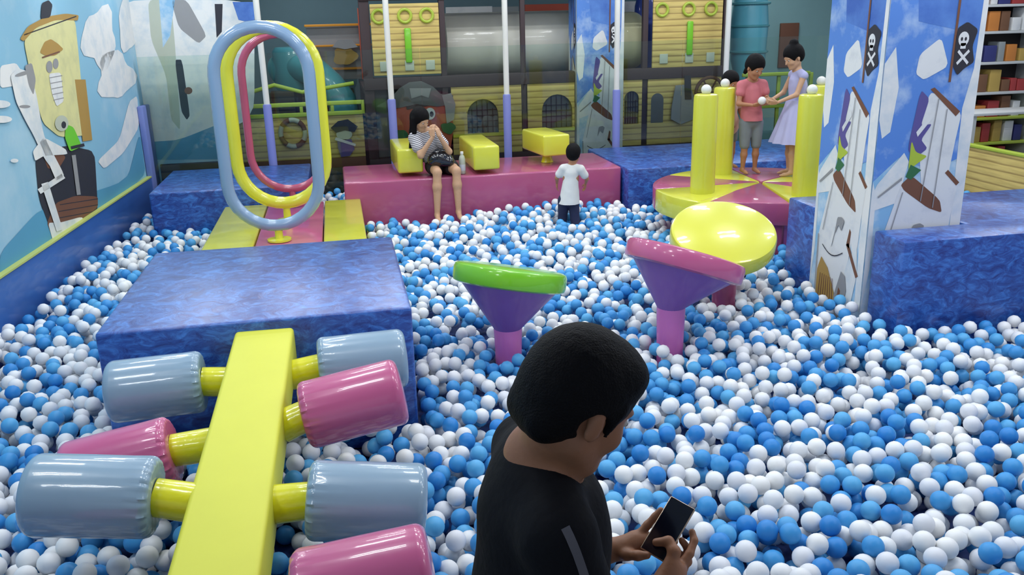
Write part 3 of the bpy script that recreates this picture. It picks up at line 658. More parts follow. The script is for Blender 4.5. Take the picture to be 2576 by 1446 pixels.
# ------------------------------------------------------------ tilted mushroom seats
def mushroom(label, base, c, n, R_, th, mt_, mcone, mstem, cone_r=.9, shape=4):
    t = T('mushroom_seat', label, 'foam seat', (base[0], base[1], 0))
    n = Vector(n).normalized(); q = Vector((0, 0, 1)).rotation_difference(n).to_matrix().to_4x4(); Mx = Matrix.Translation(c) @ q
    e = .028; MB().lathe([(0, -th/2), (R_-e, -th/2), (R_-.006, -th/2+.01), (R_, -th/2+e), (R_, th/2-e), (R_-.008, th/2-.008), (R_-e, th/2), (0, th/2+.004)], mt_, 72, Mx).build('seat_disc', t)
    c = Vector(c); nk = Vector((base[0], base[1], base[2])); lowc = c-n*(th/2)
    bm = MB(); b = bmesh.new(); N = 40; r1 = []; r2 = []; r3 = []
    X = (q @ Vector((1, 0, 0))); Yv = (q @ Vector((0, 1, 0)))
    for k in range(N):
        a_ = 2*PI*k/N; p = lowc+(X*math.cos(a_)+Yv*math.sin(a_))*R_*cone_r+n*.004; p2 = nk+Vector((math.cos(a_), math.sin(a_), 0))*.088
        r1.append(b.verts.new(p)); r3.append(b.verts.new(p2)); r2.append(b.verts.new(p.lerp(p2, .5)+(p2-p).normalized().cross(Vector((0, 0, 1))).cross((p2-p).normalized())*(-.0)))
    for u, v in ((r1, r2), (r2, r3)):
        for k in range(N): b.faces.new((u[k], u[(k+1) % N], v[(k+1) % N], v[k]))
    b.faces.new(r1[::-1]); b.faces.new(r3); bmesh.ops.recalc_face_normals(b, faces=b.faces[:]); bm._merge(b, mcone)
    bm.build('cone', t)
    MB().lathe([(.082, .006), (.085, .2), (.09, base[2]-.01), (.088, base[2]+.01)], mstem, 28, Matrix.Translation((base[0], base[1], 0))).build('stem', t)
mushroom('tilted lime green topped foam mushroom seat on a violet cone, standing in the balls', (.94, 5.08, .32), (.965, 5.1, .645), (.20, .20, 1), .355, .12, M['green'], M['purple'], M['orchid'], .86)
mushroom('tilted rose topped foam mushroom seat on a violet cone, nearest of the pair at right', (1.96, 4.92, .42), (2.05, 4.95, .70), (.36, .21, 1), .375, .125, M['pink'], M['purple'], M['orchid'], .84)
mushroom('tilted foam mushroom seat with a round yellow top catching the light', (2.66, 5.66, .36), (2.615, 5.63, .65), (-.10, -.42, 1), .372, .13, M['yellow'], M['pinkd'], M['pinkd'], .7)

# ------------------------------------------------------------ play structure beyond the glass
def pb(x0, y0, x1, y1, Y, dep, m, bev=.004, mb=None):
    a_ = aty(x0, (y0+y1)/2, Y).x; b_ = aty(x1, (y0+y1)/2, Y).x; zt = aty((x0+x1)/2, y0, Y).z; zb_ = aty((x0+x1)/2, y1, Y).z
    mb = mb or MB(); return mb.box((a_, Y, max(zb_, .005)), (b_, Y+dep, min(zt, ROOM_H-.01)), m, bev)
FY = 11.0
pf = T('play_frame', 'two storey indoor play frame of dark posts and yellow plank panels behind the pit', 'play structure', (3, 12, 0))
for x, wd in ((.40, .12), (1.33, .07), (2.33, .06), (3.93, .07), (5.02, .07)):
    MB().box((x-wd/2, 11.02, .005), (x+wd/2, 11.02+wd, 2.9), M['dark'], .006).build('post', pf)
for z, h_ in ((1.36, .14), (2.40, .16), (.38, .14)):
    for xa_, xb_ in ((.34, 2.985), (3.635, 5.06)): MB().box((xa_, 10.99, z), (xb_, 11.16, z+h_), M['dark'], .006).build('beam', pf)
MB().box((.34, 11.35, 1.30), (5.06, 13.4, 1.36), M['dark']).build('deck', pf)
MB().box((.34, 13.0, .01), (5.06, 13.05, 1.30), M['darkrail']).build('back_panel', pf)['label'] = 'dark inner back panel'
def arch_pts(cx, z0, w_, h_, n=12):
    r = w_/2; return [(cx-r, z0), (cx+r, z0)]+[(cx+r*math.cos(PI*k/n), z0+h_-r+r*math.sin(PI*k/n)) for k in range(n+1)]
def arch_panel(x0, x1, z0, z1, cx, az, aw, ah):
    # plank panel with an arched hole: two sides plus strips above the arch
    mb = MB(); y0, y1 = 11.0, 11.03; r = aw/2
    mb.box((x0, y0, z0), (cx-r, y1, z1), M['wood']); mb.box((cx+r, y0, z0), (x1, y1, z1), M['wood']); mb.box((cx-r, y0, z0), (cx+r, y1, az), M['wood'])
    n = 12; b = bmesh.new(); ar = [(cx+r*math.cos(PI*k/n), az+ah-r+r*math.sin(PI*k/n)) for k in range(n+1)]
    for k in range(n):
        (xa, za), (xb, zb2) = ar[k], ar[k+1]
        for yy in (y0, y1): b.faces.new([b.verts.new(v) for v in ((xa, yy, za), (xa, yy, z1), (xb, yy, z1), (xb, yy, zb2))])
        b.faces.new([b.verts.new(v) for v in ((xa, y0, za), (xa, y1, za), (xb, y1, zb2), (xb, y0, zb2))])
    mb._merge(b, M['wood']); p = mb.build('plank_panel', pf)
    mb = MB(); b = bmesh.new()
    b.faces.new([b.verts.new((x, 11.05, z)) for x, z in arch_pts(cx, az, aw*1.04, ah*1.02)])
    mb._merge(b, M['opening'])
    q = mb.build('arch_net', p, world=False)
    mb = MB()
    for k in range(1, 6): mb.box((cx-r+aw*k/6-.004, 11.035, az), (cx-r+aw*k/6+.004, 11.045, az+ah*(.97 if 1 < k < 5 else .72)), M['dark'])
    for k in range(1, 5): mb.box((cx-r*.97, 11.035, az+ah*k/6), (cx+r*.97, 11.045, az+ah*k/6+.008), M['dark'])
    mb.build('window_grille', p, world=False)
arch_panel(1.40, 2.29, .52, 1.36, 1.79, .78, .40, .42)
arch_panel(2.37, 2.985, .52, 1.36, 2.755, .80, .40, .42)
arch_panel(3.635, 3.89, .52, 1.36, 3.75, .80, .20, .42)
MB().box((1.40, 10.97, .74), (2.29, 11.0, .78), M['yellow']).build('sill_rail', pf); MB().box((2.37, 10.97, .76), (2.98, 11.0, .80), M['yellow']).build('sill_rail', pf)
MB().box((3.97, 11.0, .52), (4.98, 11.03, 1.36), M['wood']).build('plank_panel', pf)
MB().poly([(x, 10.996, z) for x, z in arch_pts(4.08+.02, .80, .17, .38)], M['opening']).build('arch_net', pf)
# an upper plank panel with three yellow rings, a green slider and three pale tiles; used twice
def toy_panel(x0, x1, z0, z1, first):
    p = MB().box((x0, 11.0, z0), (x1, 11.03, z1), M['wood'], .004).build('plank_panel', pf); W_, H_ = x1-x0, z1-z0
    for u in (.12, .50, .82):
        cx, cz = x0+W_*u, z1-H_*.17; pts = [(cx+.075*math.cos(2*PI*k/20), 10.985, cz+.075*math.sin(2*PI*k/20)) for k in range(20)]
        MB().tube(pts, .018, M['lime'], 8, True).build('yellow_ring', p, world=False)
    cx = x0+W_*.52; MB().box((cx-.035, 10.965, z0+H_*.17), (cx+.045, 10.998, z0+H_*.66), M['green'], .015).build('green_slider', p, world=False)
    for u in (.16, .53, .84): MB().box((x0+W_*u-.055, 10.985, z0+H_*.06), (x0+W_*u+.055, 10.999, z0+H_*.20), M['tile'], .004).build('pale_tile', p, world=False)
toy_panel(.47, 1.29, 1.53, 2.36, 1); toy_panel(4.02, 4.96, 1.50, 2.36, 0)
# the big horizontal tubes on the upper deck
def htube(name, label, x0, x1, y, z, r, m, ribs):
    prof = [(r*.9, 0), (r, .01)]; L = x1-x0
    prof += [(r, L-.10), (r*.985, L-.05), (r*.93, L-.01), (r*.86, L), (r*.80, L), (r*.80, L-.03), (0, L-.035)]
    Mx = Matrix.Translation((x0, y, z)) @ Matrix.Rotation(PI/2, 4, 'Y')
    t = T(name, label, 'tube tunnel', ((x0+x1)/2, y, z-r)); MB().lathe(prof, m, 56, Mx).build('tube_shell', t)
    for k in range(ribs): MB().lathe([(r, 0), (r+.018, .008), (r+.018, .04), (r, .048)], m, 56, Matrix.Translation((x0+L*(k+.5)/ribs-.02, y, z)) @ Matrix.Rotation(PI/2, 4, 'Y')).build('flange', t)
htube('tube_tunnel', 'wide grey crawl tube across the upper level of the play frame', 1.42, 3.45, 11.79, 1.84, .40, M['tube'], 0)
htube('tube_tunnel', 'cream rounded tube end showing right of the distant blue pillar', 3.66, 4.08, 11.75, 1.83, .37, M['tubec'], 0)
o = MB().lathe([(.16, 0), (.19, .2), (.17, .9), (.12, 1.1)], M['royal'], 32, Matrix.Translation((4.36, 12.2, 1.37))).build('spiral_slide'); meta(o, 'royal blue slide section behind the cream tube end', 'slide'); centre(o)
# things seen over the tube on the upper level
for x0, x1, y0, y1, m, lab in ((1.38, 1.95, 14, 50, 'white', 'white slatted panel high behind the grey tube, left'), (1.95, 2.28, 16, 48, 'g5', 'pale grey panel high behind the grey tube'), (2.36, 3.05, 12, 28, 'redp', 'dark red strip panel high behind the grey tube'), (3.62, 3.95, 10, 44, 'white', 'pale panel high above the cream tube end')):
    z1_, z0_ = aty(1300, y0, 12.6).z, aty(1300, y1, 12.6).z-.08; s_ = 12.6/11.0
    o = MB().box((x0*s_, 12.6, z0_), (x1*s_, 12.64, z1_), M[m], .004).build('display_board'); meta(o, lab, 'board')
    o.data.transform(Matrix.Identity(4)); centre(o)
# toy bits on the deck edge under the tube
for x, wd, m, lab in ((1.75, .22, 'yellow', 'small yellow toy lying under the grey tube'), (2.12, .12, 'g5', 'small grey toy lying under the grey tube'), (2.98, .40, 'coral', 'pale red toy lying under the grey tube, right')):
    o = MB().box((x-wd/2, 11.22, 1.362), (x+wd/2, 11.34, 1.44), M[m], .02).build('toy_block'); meta(o, lab, 'toy'); centre(o)

# pirate face board
t = T('pirate_board', 'pirate face cut-out board with grey skull hat on the play frame', 'pirate board', (.86, 10.95, .5))
d = Decal((0, 10.962, 0), (0, -1, 0)); d.k = 0
def shape(pts, m, y, th, nm):
    P = [atpl(x, yy, (0, y, 0), Vector((0, -1, 0))) for x, yy in pts]; b = bmesh.new(); f = b.faces.new([b.verts.new(p) for p in P]); r = bmesh.ops.extrude_face_region(b, geom=[f]); bmesh.ops.translate(b, verts=[v for v in r['geom'] if isinstance(v, bmesh.types.BMVert)], vec=(0, th, 0)); bmesh.ops.recalc_face_normals(b, faces=b.faces[:])
    mb = MB(); mb._merge(b, m); return mb
shape([(990, 300), (1000, 262), (1130, 262), (1142, 320), (1130, 395), (1000, 395)], M['redp'], 10.955, .02, '').build('face', t)
shape([(948, 268), (985, 245), (1005, 222), (1030, 207), (1060, 204), (1090, 218), (1108, 236), (1140, 240), (1138, 262), (1100, 268), (1050, 262), (1000, 272)], M['opening'], 10.935, .018, '').build('hat', t)
shape([(1030, 222), (1085, 222), (1078, 246), (1060, 240), (1035, 248)], M['greyp'], 10.925, .008, '').build('hat_emblem', t)
shape(blob(1082, 286, 13, 15), M['white'], 10.94, .014, '').build('eye', t); shape(blob(1086, 287, 5, 7), M['darkrail'], 10.932, .007, '').build('pupil', t)
shape([(1112, 240), (1135, 234), (1146, 262), (1142, 300), (1124, 312), (1120, 270)], M['greyp'], 10.93, .014, '').build('hook', t)
shape([(1022, 268), (1100, 255), (1100, 262), (1024, 276)], M['dark'], 10.94, .012, '').build('eyebrow', t)
for c_ in ((1128, 322), (1008, 340)): shape(blob(c_[0], c_[1], 18, 14, jit=.1), M['g6'], 10.93, .02, '').build('green_glove', t)
MB().box((.47, 11.17, .42), (1.29, 11.19, 1.36), M['opening']).build('back_panel', t)

# balcony fence with life ring and pirate child at left
t = T('balcony_fence', 'yellow plank balcony fence with lime rails left of the play frame', 'fence', (-.3, 11.1, 0))
fx0, fx1 = aty(600, 340, 11.1).x, .30
zt = aty(770, 292, 11.1).z
MB().box((fx0, 11.1, .55), (fx1, 11.13, zt), M['wood'], .004).build('plank_panel', t)
MB().box((fx0, 11.08, .43), (fx1, 11.16, .55), M['brown'], .006).build('base_beam', t)
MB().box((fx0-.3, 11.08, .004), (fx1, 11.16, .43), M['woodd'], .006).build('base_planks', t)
for y in (262, 288): z = aty(770, y, 11.1).z; MB().box((fx0, 11.07, z-.025), (fx1, 11.12, z+.025), M['lime'], .01).build('rail', t)
for k in range(5): x = fx0+(fx1-fx0)*(k+.02)/4.05; MB().box((x, 11.075, zt), (x+.04, 11.115, aty(770, 257, 11.1).z), M['lime'], .006).build('baluster', t)
P1 = [aty(605, 240, 11.3), aty(690, 214, 11.3), aty(760, 232, 11.3), aty(890, 209, 11.3)]
MB().tube(P1, .025, M['lime'], 10).build('stair_rail', t)
t2 = T('life_ring', 'white and brown life ring on the yellow plank fence', 'life ring', aty(735, 370, 11.05))
c_ = aty(737, 335, 11.06)
for k in range(8):
    a1 = 2*PI*k/8+.2; pts = [(c_.x+.145*math.cos(a1+PI/4*q/5), c_.y, c_.z+.16*math.sin(a1+PI/4*q/5)) for q in range(6)]
    MB().tube(pts, .03, M['tile'] if k % 2 else M['brown'], 10).build('ring_segment', t2)
t3 = T('pirate_child_board', 'cut-out board of a pirate child in a black hat on the plank fence', 'cut-out board', aty(868, 395, 11.05))
shape([(832, 322), (850, 305), (875, 300), (900, 318), (892, 332), (868, 328), (845, 334)], M['darkrail'], 11.05, .015, '').build('hat', t3)
shape(blob(866, 338, 20, 14), M['tile'], 11.06, .012, '').build('face', t3)
shape([(848, 350), (884, 350), (892, 375), (880, 392), (858, 395), (850, 372)], M['violetp'], 11.06, .014, '').build('coat', t3)
shape([(845, 345), (895, 362), (894, 368), (842, 352)], M['white'], 11.045, .01, '').build('sword', t3)
# turquoise slide, upper balcony with orange rails
t = T('spiral_slide', 'turquoise tube slide curling down behind the rounded rings', 'slide', (-.2, 12.0, 0))
P1 = [aty(700, 178, 12.4), aty(745, 165, 12.2), aty(790, 180, 11.9), aty(830, 215, 11.75), aty(862, 258, 11.7), aty(868, 290, 11.7)]
pp = []
for i in range(len(P1)-1):
    for q in range(4): pp.append(P1[i].lerp(P1[i+1], q/4))
MB().tube(pp, .19, M['teal'], 28).build('slide_tube', t)
MB().lathe([(.26, .0), (.28, .04), (.28, .5), (.24, .55), (0, .56)], M['teal'], 32, Matrix.Translation(aty(748, 225, 12.3))).build('slide_drum', t)
q_ = aty(748, 225, 12.3); MB().lathe([(.12, .004), (.05, .02), (.05, q_.z+.01)], M['dark'], 16, Matrix.Translation((q_.x, q_.y, 0))).build('slide_post', t)
MB().tube([aty(866, 290, 11.65), aty(868, 330, 11.6)], .17, M['tealb'], 24).build('slide_exit', t)
t = T('upper_balcony', 'upper balcony with orange rails and a monkey board left of the play frame', 'balcony', (.0, 12.2, 1.3))
pb(765, 60, 935, 66, 12.75, .05, M['orange']).build('orange_rail', t)
pb(770, 112, 935, 117, 12.75, .05, M['orange']).build('orange_rail', t)
pb(770, 170, 935, 176, 12.75, .05, M['orange']).build('orange_rail', t)
pb(775, 66, 935, 200, 12.82, .04, M['greyp']).build('back_panel', t)
pb(905, 20, 925, 200, 12.70, .05, M['redp']).build('corner_post', t)
shape(blob(868, 140, 30, 24, jit=.1), M['brownl'], 12.70, .02, '').build('monkey_head', t)
shape([(836, 118), (850, 100), (885, 100), (900, 118), (868, 124)], M['greyp'], 12.68, .015, '').build('monkey_hat', t)
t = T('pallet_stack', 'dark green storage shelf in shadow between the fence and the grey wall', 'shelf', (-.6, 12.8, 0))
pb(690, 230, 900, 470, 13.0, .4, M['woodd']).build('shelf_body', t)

# right background: climbing drum, wall board, railing, open shelves, fence
t = T('climbing_tube', 'turquoise upright tube at the right end of the play frame', 'tube', (5.35, 11.8, 0))
c_ = aty(1893, 110, 11.9)
MB().lathe([(.20, .005), (.20, 1.35), (.24, 1.5), (.26, 2.0), (.22, 2.4), (.2, 2.8)], M['tealb'], 36, Matrix.Translation((c_.x-.06, 11.9, 0))).build('tube_shell', t)
for z in (1.6, 1.95, 2.25): MB().lathe([(.255, z), (.275, z+.01), (.275, z+.03), (.255, z+.04)], M['teal'], 36, Matrix.Translation((c_.x-.06, 11.9, 0))).build('tube_band', t)
o = pb(1962, 58, 2008, 170, 12.95, .05, M['brown'], .01).build('notice_board'); meta(o, 'narrow brown board on the pale teal wall behind the girls', 'board'); centre(o)
t = T('lime_railing', 'lime green railing behind the girls on the turntable', 'railing', (5.3, 10.95, 0))
for y in (182, 262): pb(1870, y, 2040, y+9, 10.95, .05, M['lime'], .01).build('rail', t)
for x in (1872, 1950, 2030): pb(x, 182, x+8, 420, 10.99, .04, M['lime'], .008).build('upright', t)
MB().box((5.1, 11.0, .005), (6.6, 11.05, .62), M['wallpale']).build('kick_panel', t)
t = T('steering_wheel', 'dark round steering wheel toy behind the back left post', 'toy wheel', aty(1790, 230, 10.9))
c_ = aty(1785, 232, 10.9); MB().tube([(c_.x+.19*math.cos(2*PI*k/28), c_.y, c_.z+.19*math.sin(2*PI*k/28)) for k in range(28)], .022, M['brown'], 10, True).build('rim', t)
for k in range(3): a1 = PI*k/3; MB().tube([(c_.x-.19*math.cos(a1), c_.y, c_.z-.19*math.sin(a1)), (c_.x+.19*math.cos(a1), c_.y, c_.z+.19*math.sin(a1))], .012, M['brown'], 8).build('spoke', t)
t = T('white_figure_board', 'white cut-out figure with a dark top on the plank panel', 'cut-out board', aty(1722, 300, 10.93))
shape([(1690, 270), (1700, 215), (1735, 212), (1748, 250), (1745, 300), (1712, 312), (1688, 300)], M['greyp'], 10.94, .02, '').build('body', t); shape([(1722, 190), (1738, 190), (1740, 250), (1724, 250)], M['darkrail'], 10.925, .012, '').build('dark_strip', t)

t = T('plank_fence', 'yellow plank fence at the right edge of the pit', 'fence', (6.75, 7, 0))
MB().box((6.75, 4.6, .005), (6.79, 10.3, .70), M['wood'], .005).build('plank_panel', t); MB().box((6.735, 4.6, .70), (6.805, 10.3, .735), M['lime'], .01).build('top_rail', t)
# shelves of goods behind the right pillar
def shelf_unit(x0, x1, y, zs, lab, goods):
    t = T('display_shelf', lab, 'shelf', ((x0+x1)/2, y, 0))
    for x in (x0, x1): MB().box((x-.02, y, .005), (x+.02, y+.4, zs[-1]+.35), M['shelf'], .004).build('side_panel', t)
    MB().box((x0, y+.38, .005), (x1, y+.4, zs[-1]+.3), M['shelfd']).build('back_panel', t)
    for z in zs: MB().box((x0+.02, y+.0, z), (x1-.02, y+.38, z+.03), M['shelf'] if z > .9 else M['lime'], .004).build('shelf_board', t)
    n = 0
    for z in zs:
        x = x0+.05
        while x < x1-.2:
            wd = random.uniform(.07, .16); h_ = random.uniform(.12, .26); m = random.choice(goods)
            o = MB().box((x, y+.05, z+.031), (x+wd, y+.25, z+.031+h_), M[m], .006).build('goods_box')
            cn = {'g1': 'brown', 'g2': 'tan', 'g3': 'red', 'g4': 'orange', 'g5': 'grey', 'g6': 'green', 'g7': 'navy', 'white': 'white'}[m]
            meta(o, cn+' box among the packed goods on the shelves at far right', 'box', 'packed goods on the far right shelves'); centre(o)
            x += wd+random.uniform(.012, .05); n += 1
shelf_unit(6.95, 8.3, 9.3, (.25, .55, .85, 1.15, 1.50, 1.85, 2.15), 'open shelf unit packed with coloured goods at far right', ['g1', 'g2', 'g3', 'g4', 'g5', 'white', 'g1', 'g7', 'g2'])
o = MB().box((6.9, 8.6, 1.0), (8.3, 9.0, 1.03), M['shelf'], .004).box((6.94, 8.64, .005), (6.98, 8.68, 1.0), M['shelf']).box((8.22, 8.64, .005), (8.26, 8.68, 1.0), M['shelf']).build('white_counter'); meta(o, 'narrow white counter in front of the packed shelves', 'counter'); centre(o)

# ------------------------------------------------------------ entrance edge of the pit (just below the frame)
o = MB().box((-2.6, 1.98, .0), (7.6, 2.08, .26), M['pad'], .03).build('pit_edge_pad'); meta(o, 'long blue padded edge between the walkway and the ball pit', 'pad'); centre(o)

# ------------------------------------------------------------ people
def vv(*a): return np.array(a, float)
def lerp(a, b, t): return np.array(a, float)*(1-t)+np.array(b, float)*t
def figure(J, s, arms=True, fat=1.0):
    """skin primitives of a whole body from joint positions"""
    add, sub, P = headset(J['head'], J['R'], J.get('hs', s))
    I3 = np.eye(3); q = fat*s; R3 = J['RT']
    add += [('c', P(-.022, 0, -.05), J['neck'], .052*J.get('hs', s), .055*q, .03*s)]
    add += [('c', J['neck'], lerp(J['neck'], J['chest'], .5), .055*q, .10*q, .04*s), ('e', J['chest'], [.105*q, .148*q, .17*s], R3, .05*s),
            ('e', J['pelvis'], [.11*q, .15*q, .13*s], R3, .06*s), ('c', J['chest'], J['pelvis'], .11*q, .12*q, .04*s)]
    for d in 'LR':
        add += [('c', J['neck'], J['sh'+d], .05*q, .052*q, .04*s), ('c', J['sh'+d], J['el'+d], .048*q, .037*q, .03*s), ('c', J['el'+d], J['wr'+d], .038*q, .024*q, .02*s)]
        add += [('c', J['hip'+d], J['kn'+d], .082*q, .052*q, .04*s), ('c', J['kn'+d], lerp(J['kn'+d], J['an'+d], .35), .05*q, .053*q, .03*s), ('c', lerp(J['kn'+d], J['an'+d], .35), J['an'+d], .053*q, .033*q, .03*s)]
        f = np.array(J['toe'+d] if 'toe'+d in J else J['toe'], float); f /= np.linalg.norm(f); an = np.array(J['an'+d], float)
        add += [('c', an+vv(0, 0, -.03)*s-f*.03*s, an+f*.11*s+vv(0, 0, -.045)*s, .034*q, .028*q, .03*s), ('c', an+f*.10*s+vv(0, 0, -.047)*s, an+f*.17*s+vv(0, 0, -.052)*s, .028*q, .02*q, .02*s)]
    return add, sub, P
def hands(J, s, res):
    out = []
    for d in 'LR':
        if 'hd'+d in J:
            hd, hn = J['hd'+d]; side = J.get('hs'+d, 1 if d == 'L' else -1)
            V, F = sculpt(handset(J['wr'+d], hd, hn, side, s, J.get('curl', .55)), res, .012*s); out.append((V, F))
    return out
def hairset(c, R, s, kind):
    P = lambda x, y, z: np.array(c)+s*(R @ vv(x, y, z)); E_ = lambda p, r, k=.02: ('e', P(*p), [q*s for q in r], R, k*s)
    add = [E_((-.018, 0, .040), (.108, .092, .100)), E_((-.05, 0, -.005), (.068, .078, .075), .03)]
    sub = [E_((.125, 0, -.045), (.088, .14, .105)), E_((.03, 0, -.11), (.075, .12, .085)), ('c', P(-.002, -.12, -.02), P(-.002, -.07, -.02), .026*s, .026*s), ('c', P(-.002, .12, -.02), P(-.002, .07, -.02), .026*s, .026*s)]
    return add, sub, P
def torso_cloth(J, s, t, fat=1.0, arm=.5, low=.02):
    q = fat*s; R3 = J['RT']
    nb = lerp(J['neck'], J['chest'], .12)
    add = [('c', nb, lerp(J['neck'], J['chest'], .5), .06*q+t, .10*q+t, .04*s), ('e', J['chest'], [.108*q+t, .150*q+t, .175*s+t], R3, .05*s), ('e', lerp(J['pelvis'], J['chest'], .18), [.115*q+t, .15*q+t, .12*s+t], R3, .06*s), ('c', J['chest'], J['pelvis'], .112*q+t, .125*q+t, .04*s)]
    for d in 'LR':
        add += [('c', lerp(J['neck'], J['sh'+d], .35), J['sh'+d], .048*q+t, .054*q+t, .04*s), ('c', J['sh'+d], lerp(J['sh'+d], J['el'+d], arm), .054*q+t, .05*q+t*1.4, .03*s)]
    return add
def lower_cloth(J, s, t, fat=1.0, leg=.6, full=0):
    q = fat*s; add = [('e', J['pelvis'], [.114*q+t, .154*q+t, .13*s+t], J['RT'], .05*s)]
    for d in 'LR':
        add.append(('c', J['hip'+d], lerp(J['hip'+d], J['kn'+d], leg), .084*q+t, (.084-.03*leg)*q+t*1.2, .03*s))
        if full: add += [('c', J['kn'+d], lerp(J['kn'+d], J['an'+d], full), .056*q+t, .046*q+t, .03*s)]
    return add

# --- the man in the foreground, looking down at a phone
man = T('person', 'man in a black jersey with grey piping looking down at his phone', 'person', (.34, 1.53, 0))
HR = frame((math.cos(.22)*math.cos(.52), math.sin(.22)*math.cos(.52), -math.sin(.52)), .0)
Hc = vv(.403, 1.462, 1.494)
pu, pv_ = vv(.67, -.69, -.25), vv(.79, .295, .54); pu /= np.linalg.norm(pu); pn = np.cross(pu, pv_); pn /= np.linalg.norm(pn); pv_ = np.cross(pn, pu); pc = vv(.655, 1.62, 1.084)
PP = lambda u, v, n: pc+pu*u+pv_*v+pn*n
wL, wR = PP(-.105, -.112, -.034), PP(.056, -.15, .010)
J = dict(head=Hc, R=HR, hs=1.12, RT=frame((1, .08, -.12)), neck=vv(.335, 1.51, 1.365), chest=vv(.350, 1.53, 1.16), pelvis=vv(.31, 1.53, .86),
         shL=vv(.345, 1.695, 1.29), shR=vv(.335, 1.355, 1.285), elL=vv(.385, 1.83, 1.01), elR=vv(.415, 1.325, 1.0), wrL=wL, wrR=wR,
         hipL=vv(.31, 1.62, .84), hipR=vv(.31, 1.44, .84), knL=vv(.34, 1.63, .47), knR=vv(.34, 1.43, .47), anL=vv(.30, 1.63, .10), anR=vv(.30, 1.42, .10), toe=(1, 0, 0))
add, sub, P = figure(J, 1.0)
body = sculpt(add, .007, .03, sub, .01)
def chain(pts, r0, r1, k=.005):
    n = len(pts)-1; return [('c', PP(*pts[i]), PP(*pts[i+1]), r0+(r1-r0)*i/n, r0+(r1-r0)*(i+1)/n, k) for i in range(n)]
HL = [('c', lerp(J['elL'], wL, .75), wL, .030, .026, .02), ('c', wL, PP(-.055, -.065, -.034), .026, .026, .02), ('c', PP(-.062, -.082, -.03), PP(-.024, -.045, -.036), .022, .020, .02), ('c', PP(-.056, -.05, -.03), PP(-.03, -.04, -.034), .016, .016, .02)]
HL += chain([(-.056, -.045, -.026), (-.048, -.012, -.020), (-.041, .012, -.012), (-.036, .030, -.005)], .0105, .0078)
HL += chain([(-.04, -.04, -.036), (-.012, -.01, -.032), (.008, .006, -.026), (.020, .014, -.017)], .0105, .008)
HL += chain([(-.035, -.055, -.037), (-.004, -.032, -.034), (.013, -.021, -.028), (.024, -.014, -.018)], .0105, .008)
HL += chain([(-.035, -.072, -.034), (-.008, -.054, -.031), (.007, -.046, -.026), (.016, -.04, -.017)], .009, .007)
HL += chain([(-.078, -.095, -.026), (-.052, -.096, -.012), (-.026, -.088, .004), (-.008, -.078, .010)], .0145, .0088, .008)
HRt = [('c', lerp(J['elR'], wR, .75), wR, .031, .027, .02), ('c', wR, PP(.060, -.088, .0), .027, .027, .02), ('c', PP(.056, -.10, -.008), PP(.062, -.064, -.010), .022, .018, .02), ('c', PP(.050, -.105, .012), PP(.050, -.07, .018), .019, .017, .02)]
HRt += chain([(.052, -.085, .018), (.042, -.044, .026), (.020, -.030, .024), (-.004, -.044, .016)], .0160, .0092, .007)
HRt += chain([(.060, -.062, -.010), (.066, -.022, -.012), (.060, .010, -.016), (.046, .026, -.018)], .0105, .0078)
HRt += chain([(.062, -.068, -.018), (.068, -.036, -.028), (.055, -.010, -.030), (.035, -.002, -.023)], .0105, .008)
HRt += chain([(.060, -.080, -.024), (.066, -.052, -.036), (.050, -.032, -.036), (.030, -.024, -.026)], .0105, .008)
HRt += chain([(.056, -.095, -.026), (.060, -.072, -.040), (.045, -.057, -.038), (.026, -.050, -.026)], .009, .007)
hl = sculpt(HL, .0026, .012); hr = sculpt(HRt, .0026, .012)
skinobj('body', [(body[0], body[1], M['skin']), (hl[0], hl[1], M['skin']), (hr[0], hr[1], M['skin'])], man, 3)
ha = [('e', P(-.016, 0, .040), [.115, .100, .108], HR, .02), ('e', P(-.045, 0, .0), [.078, .088, .080], HR, .03), ('e', P(.036, 0, .080), [.060, .076, .044], HR, .03), ('c', P(-.075, .03, -.040), P(-.068, -.03, -.046), .034, .034, .03),
      ('c', P(.032, -.068, .025), P(.026, -.071, -.022), .012, .005, .012), ('c', P(.032, .068, .025), P(.026, .071, -.022), .012, .005, .012)]
hs_ = [('e', P(.128, 0, -.045), [.092, .14, .112], HR), ('e', P(.05, 0, -.12), [.085, .13, .080], HR), ('c', P(-.006, -.12, -.022), P(-.006, -.070, -.016), .030, .028), ('c', P(-.006, .12, -.022), P(-.006, .070, -.016), .030, .028)]
hv = sculpt(ha, .0045, .02, hs_, .012, .0010, 150)
skinobj('hair', [(hv[0], hv[1], M['hair'])], man, 1)['label'] = 'short black hair'
eyes(P, HR, 1.12, man)
sh = torso_cloth(J, 1.0, .014, 1.0, .90)
sh += [('e', vv(.335, 1.53, 1.0), [.130, .170, .20], np.eye(3), .06), ('e', vv(.315, 1.52, 1.24), [.085, .15, .12], np.eye(3), .06)]
sv = sculpt(sh, .008, .03, [('e', vv(.378, 1.490, 1.400), [.098, .078, .055], frame((1, -.1, -.95)))], .012, .0012, 30)
skinobj('jersey', [(sv[0], sv[1], M['black'])], man, 3)['label'] = 'black jersey'
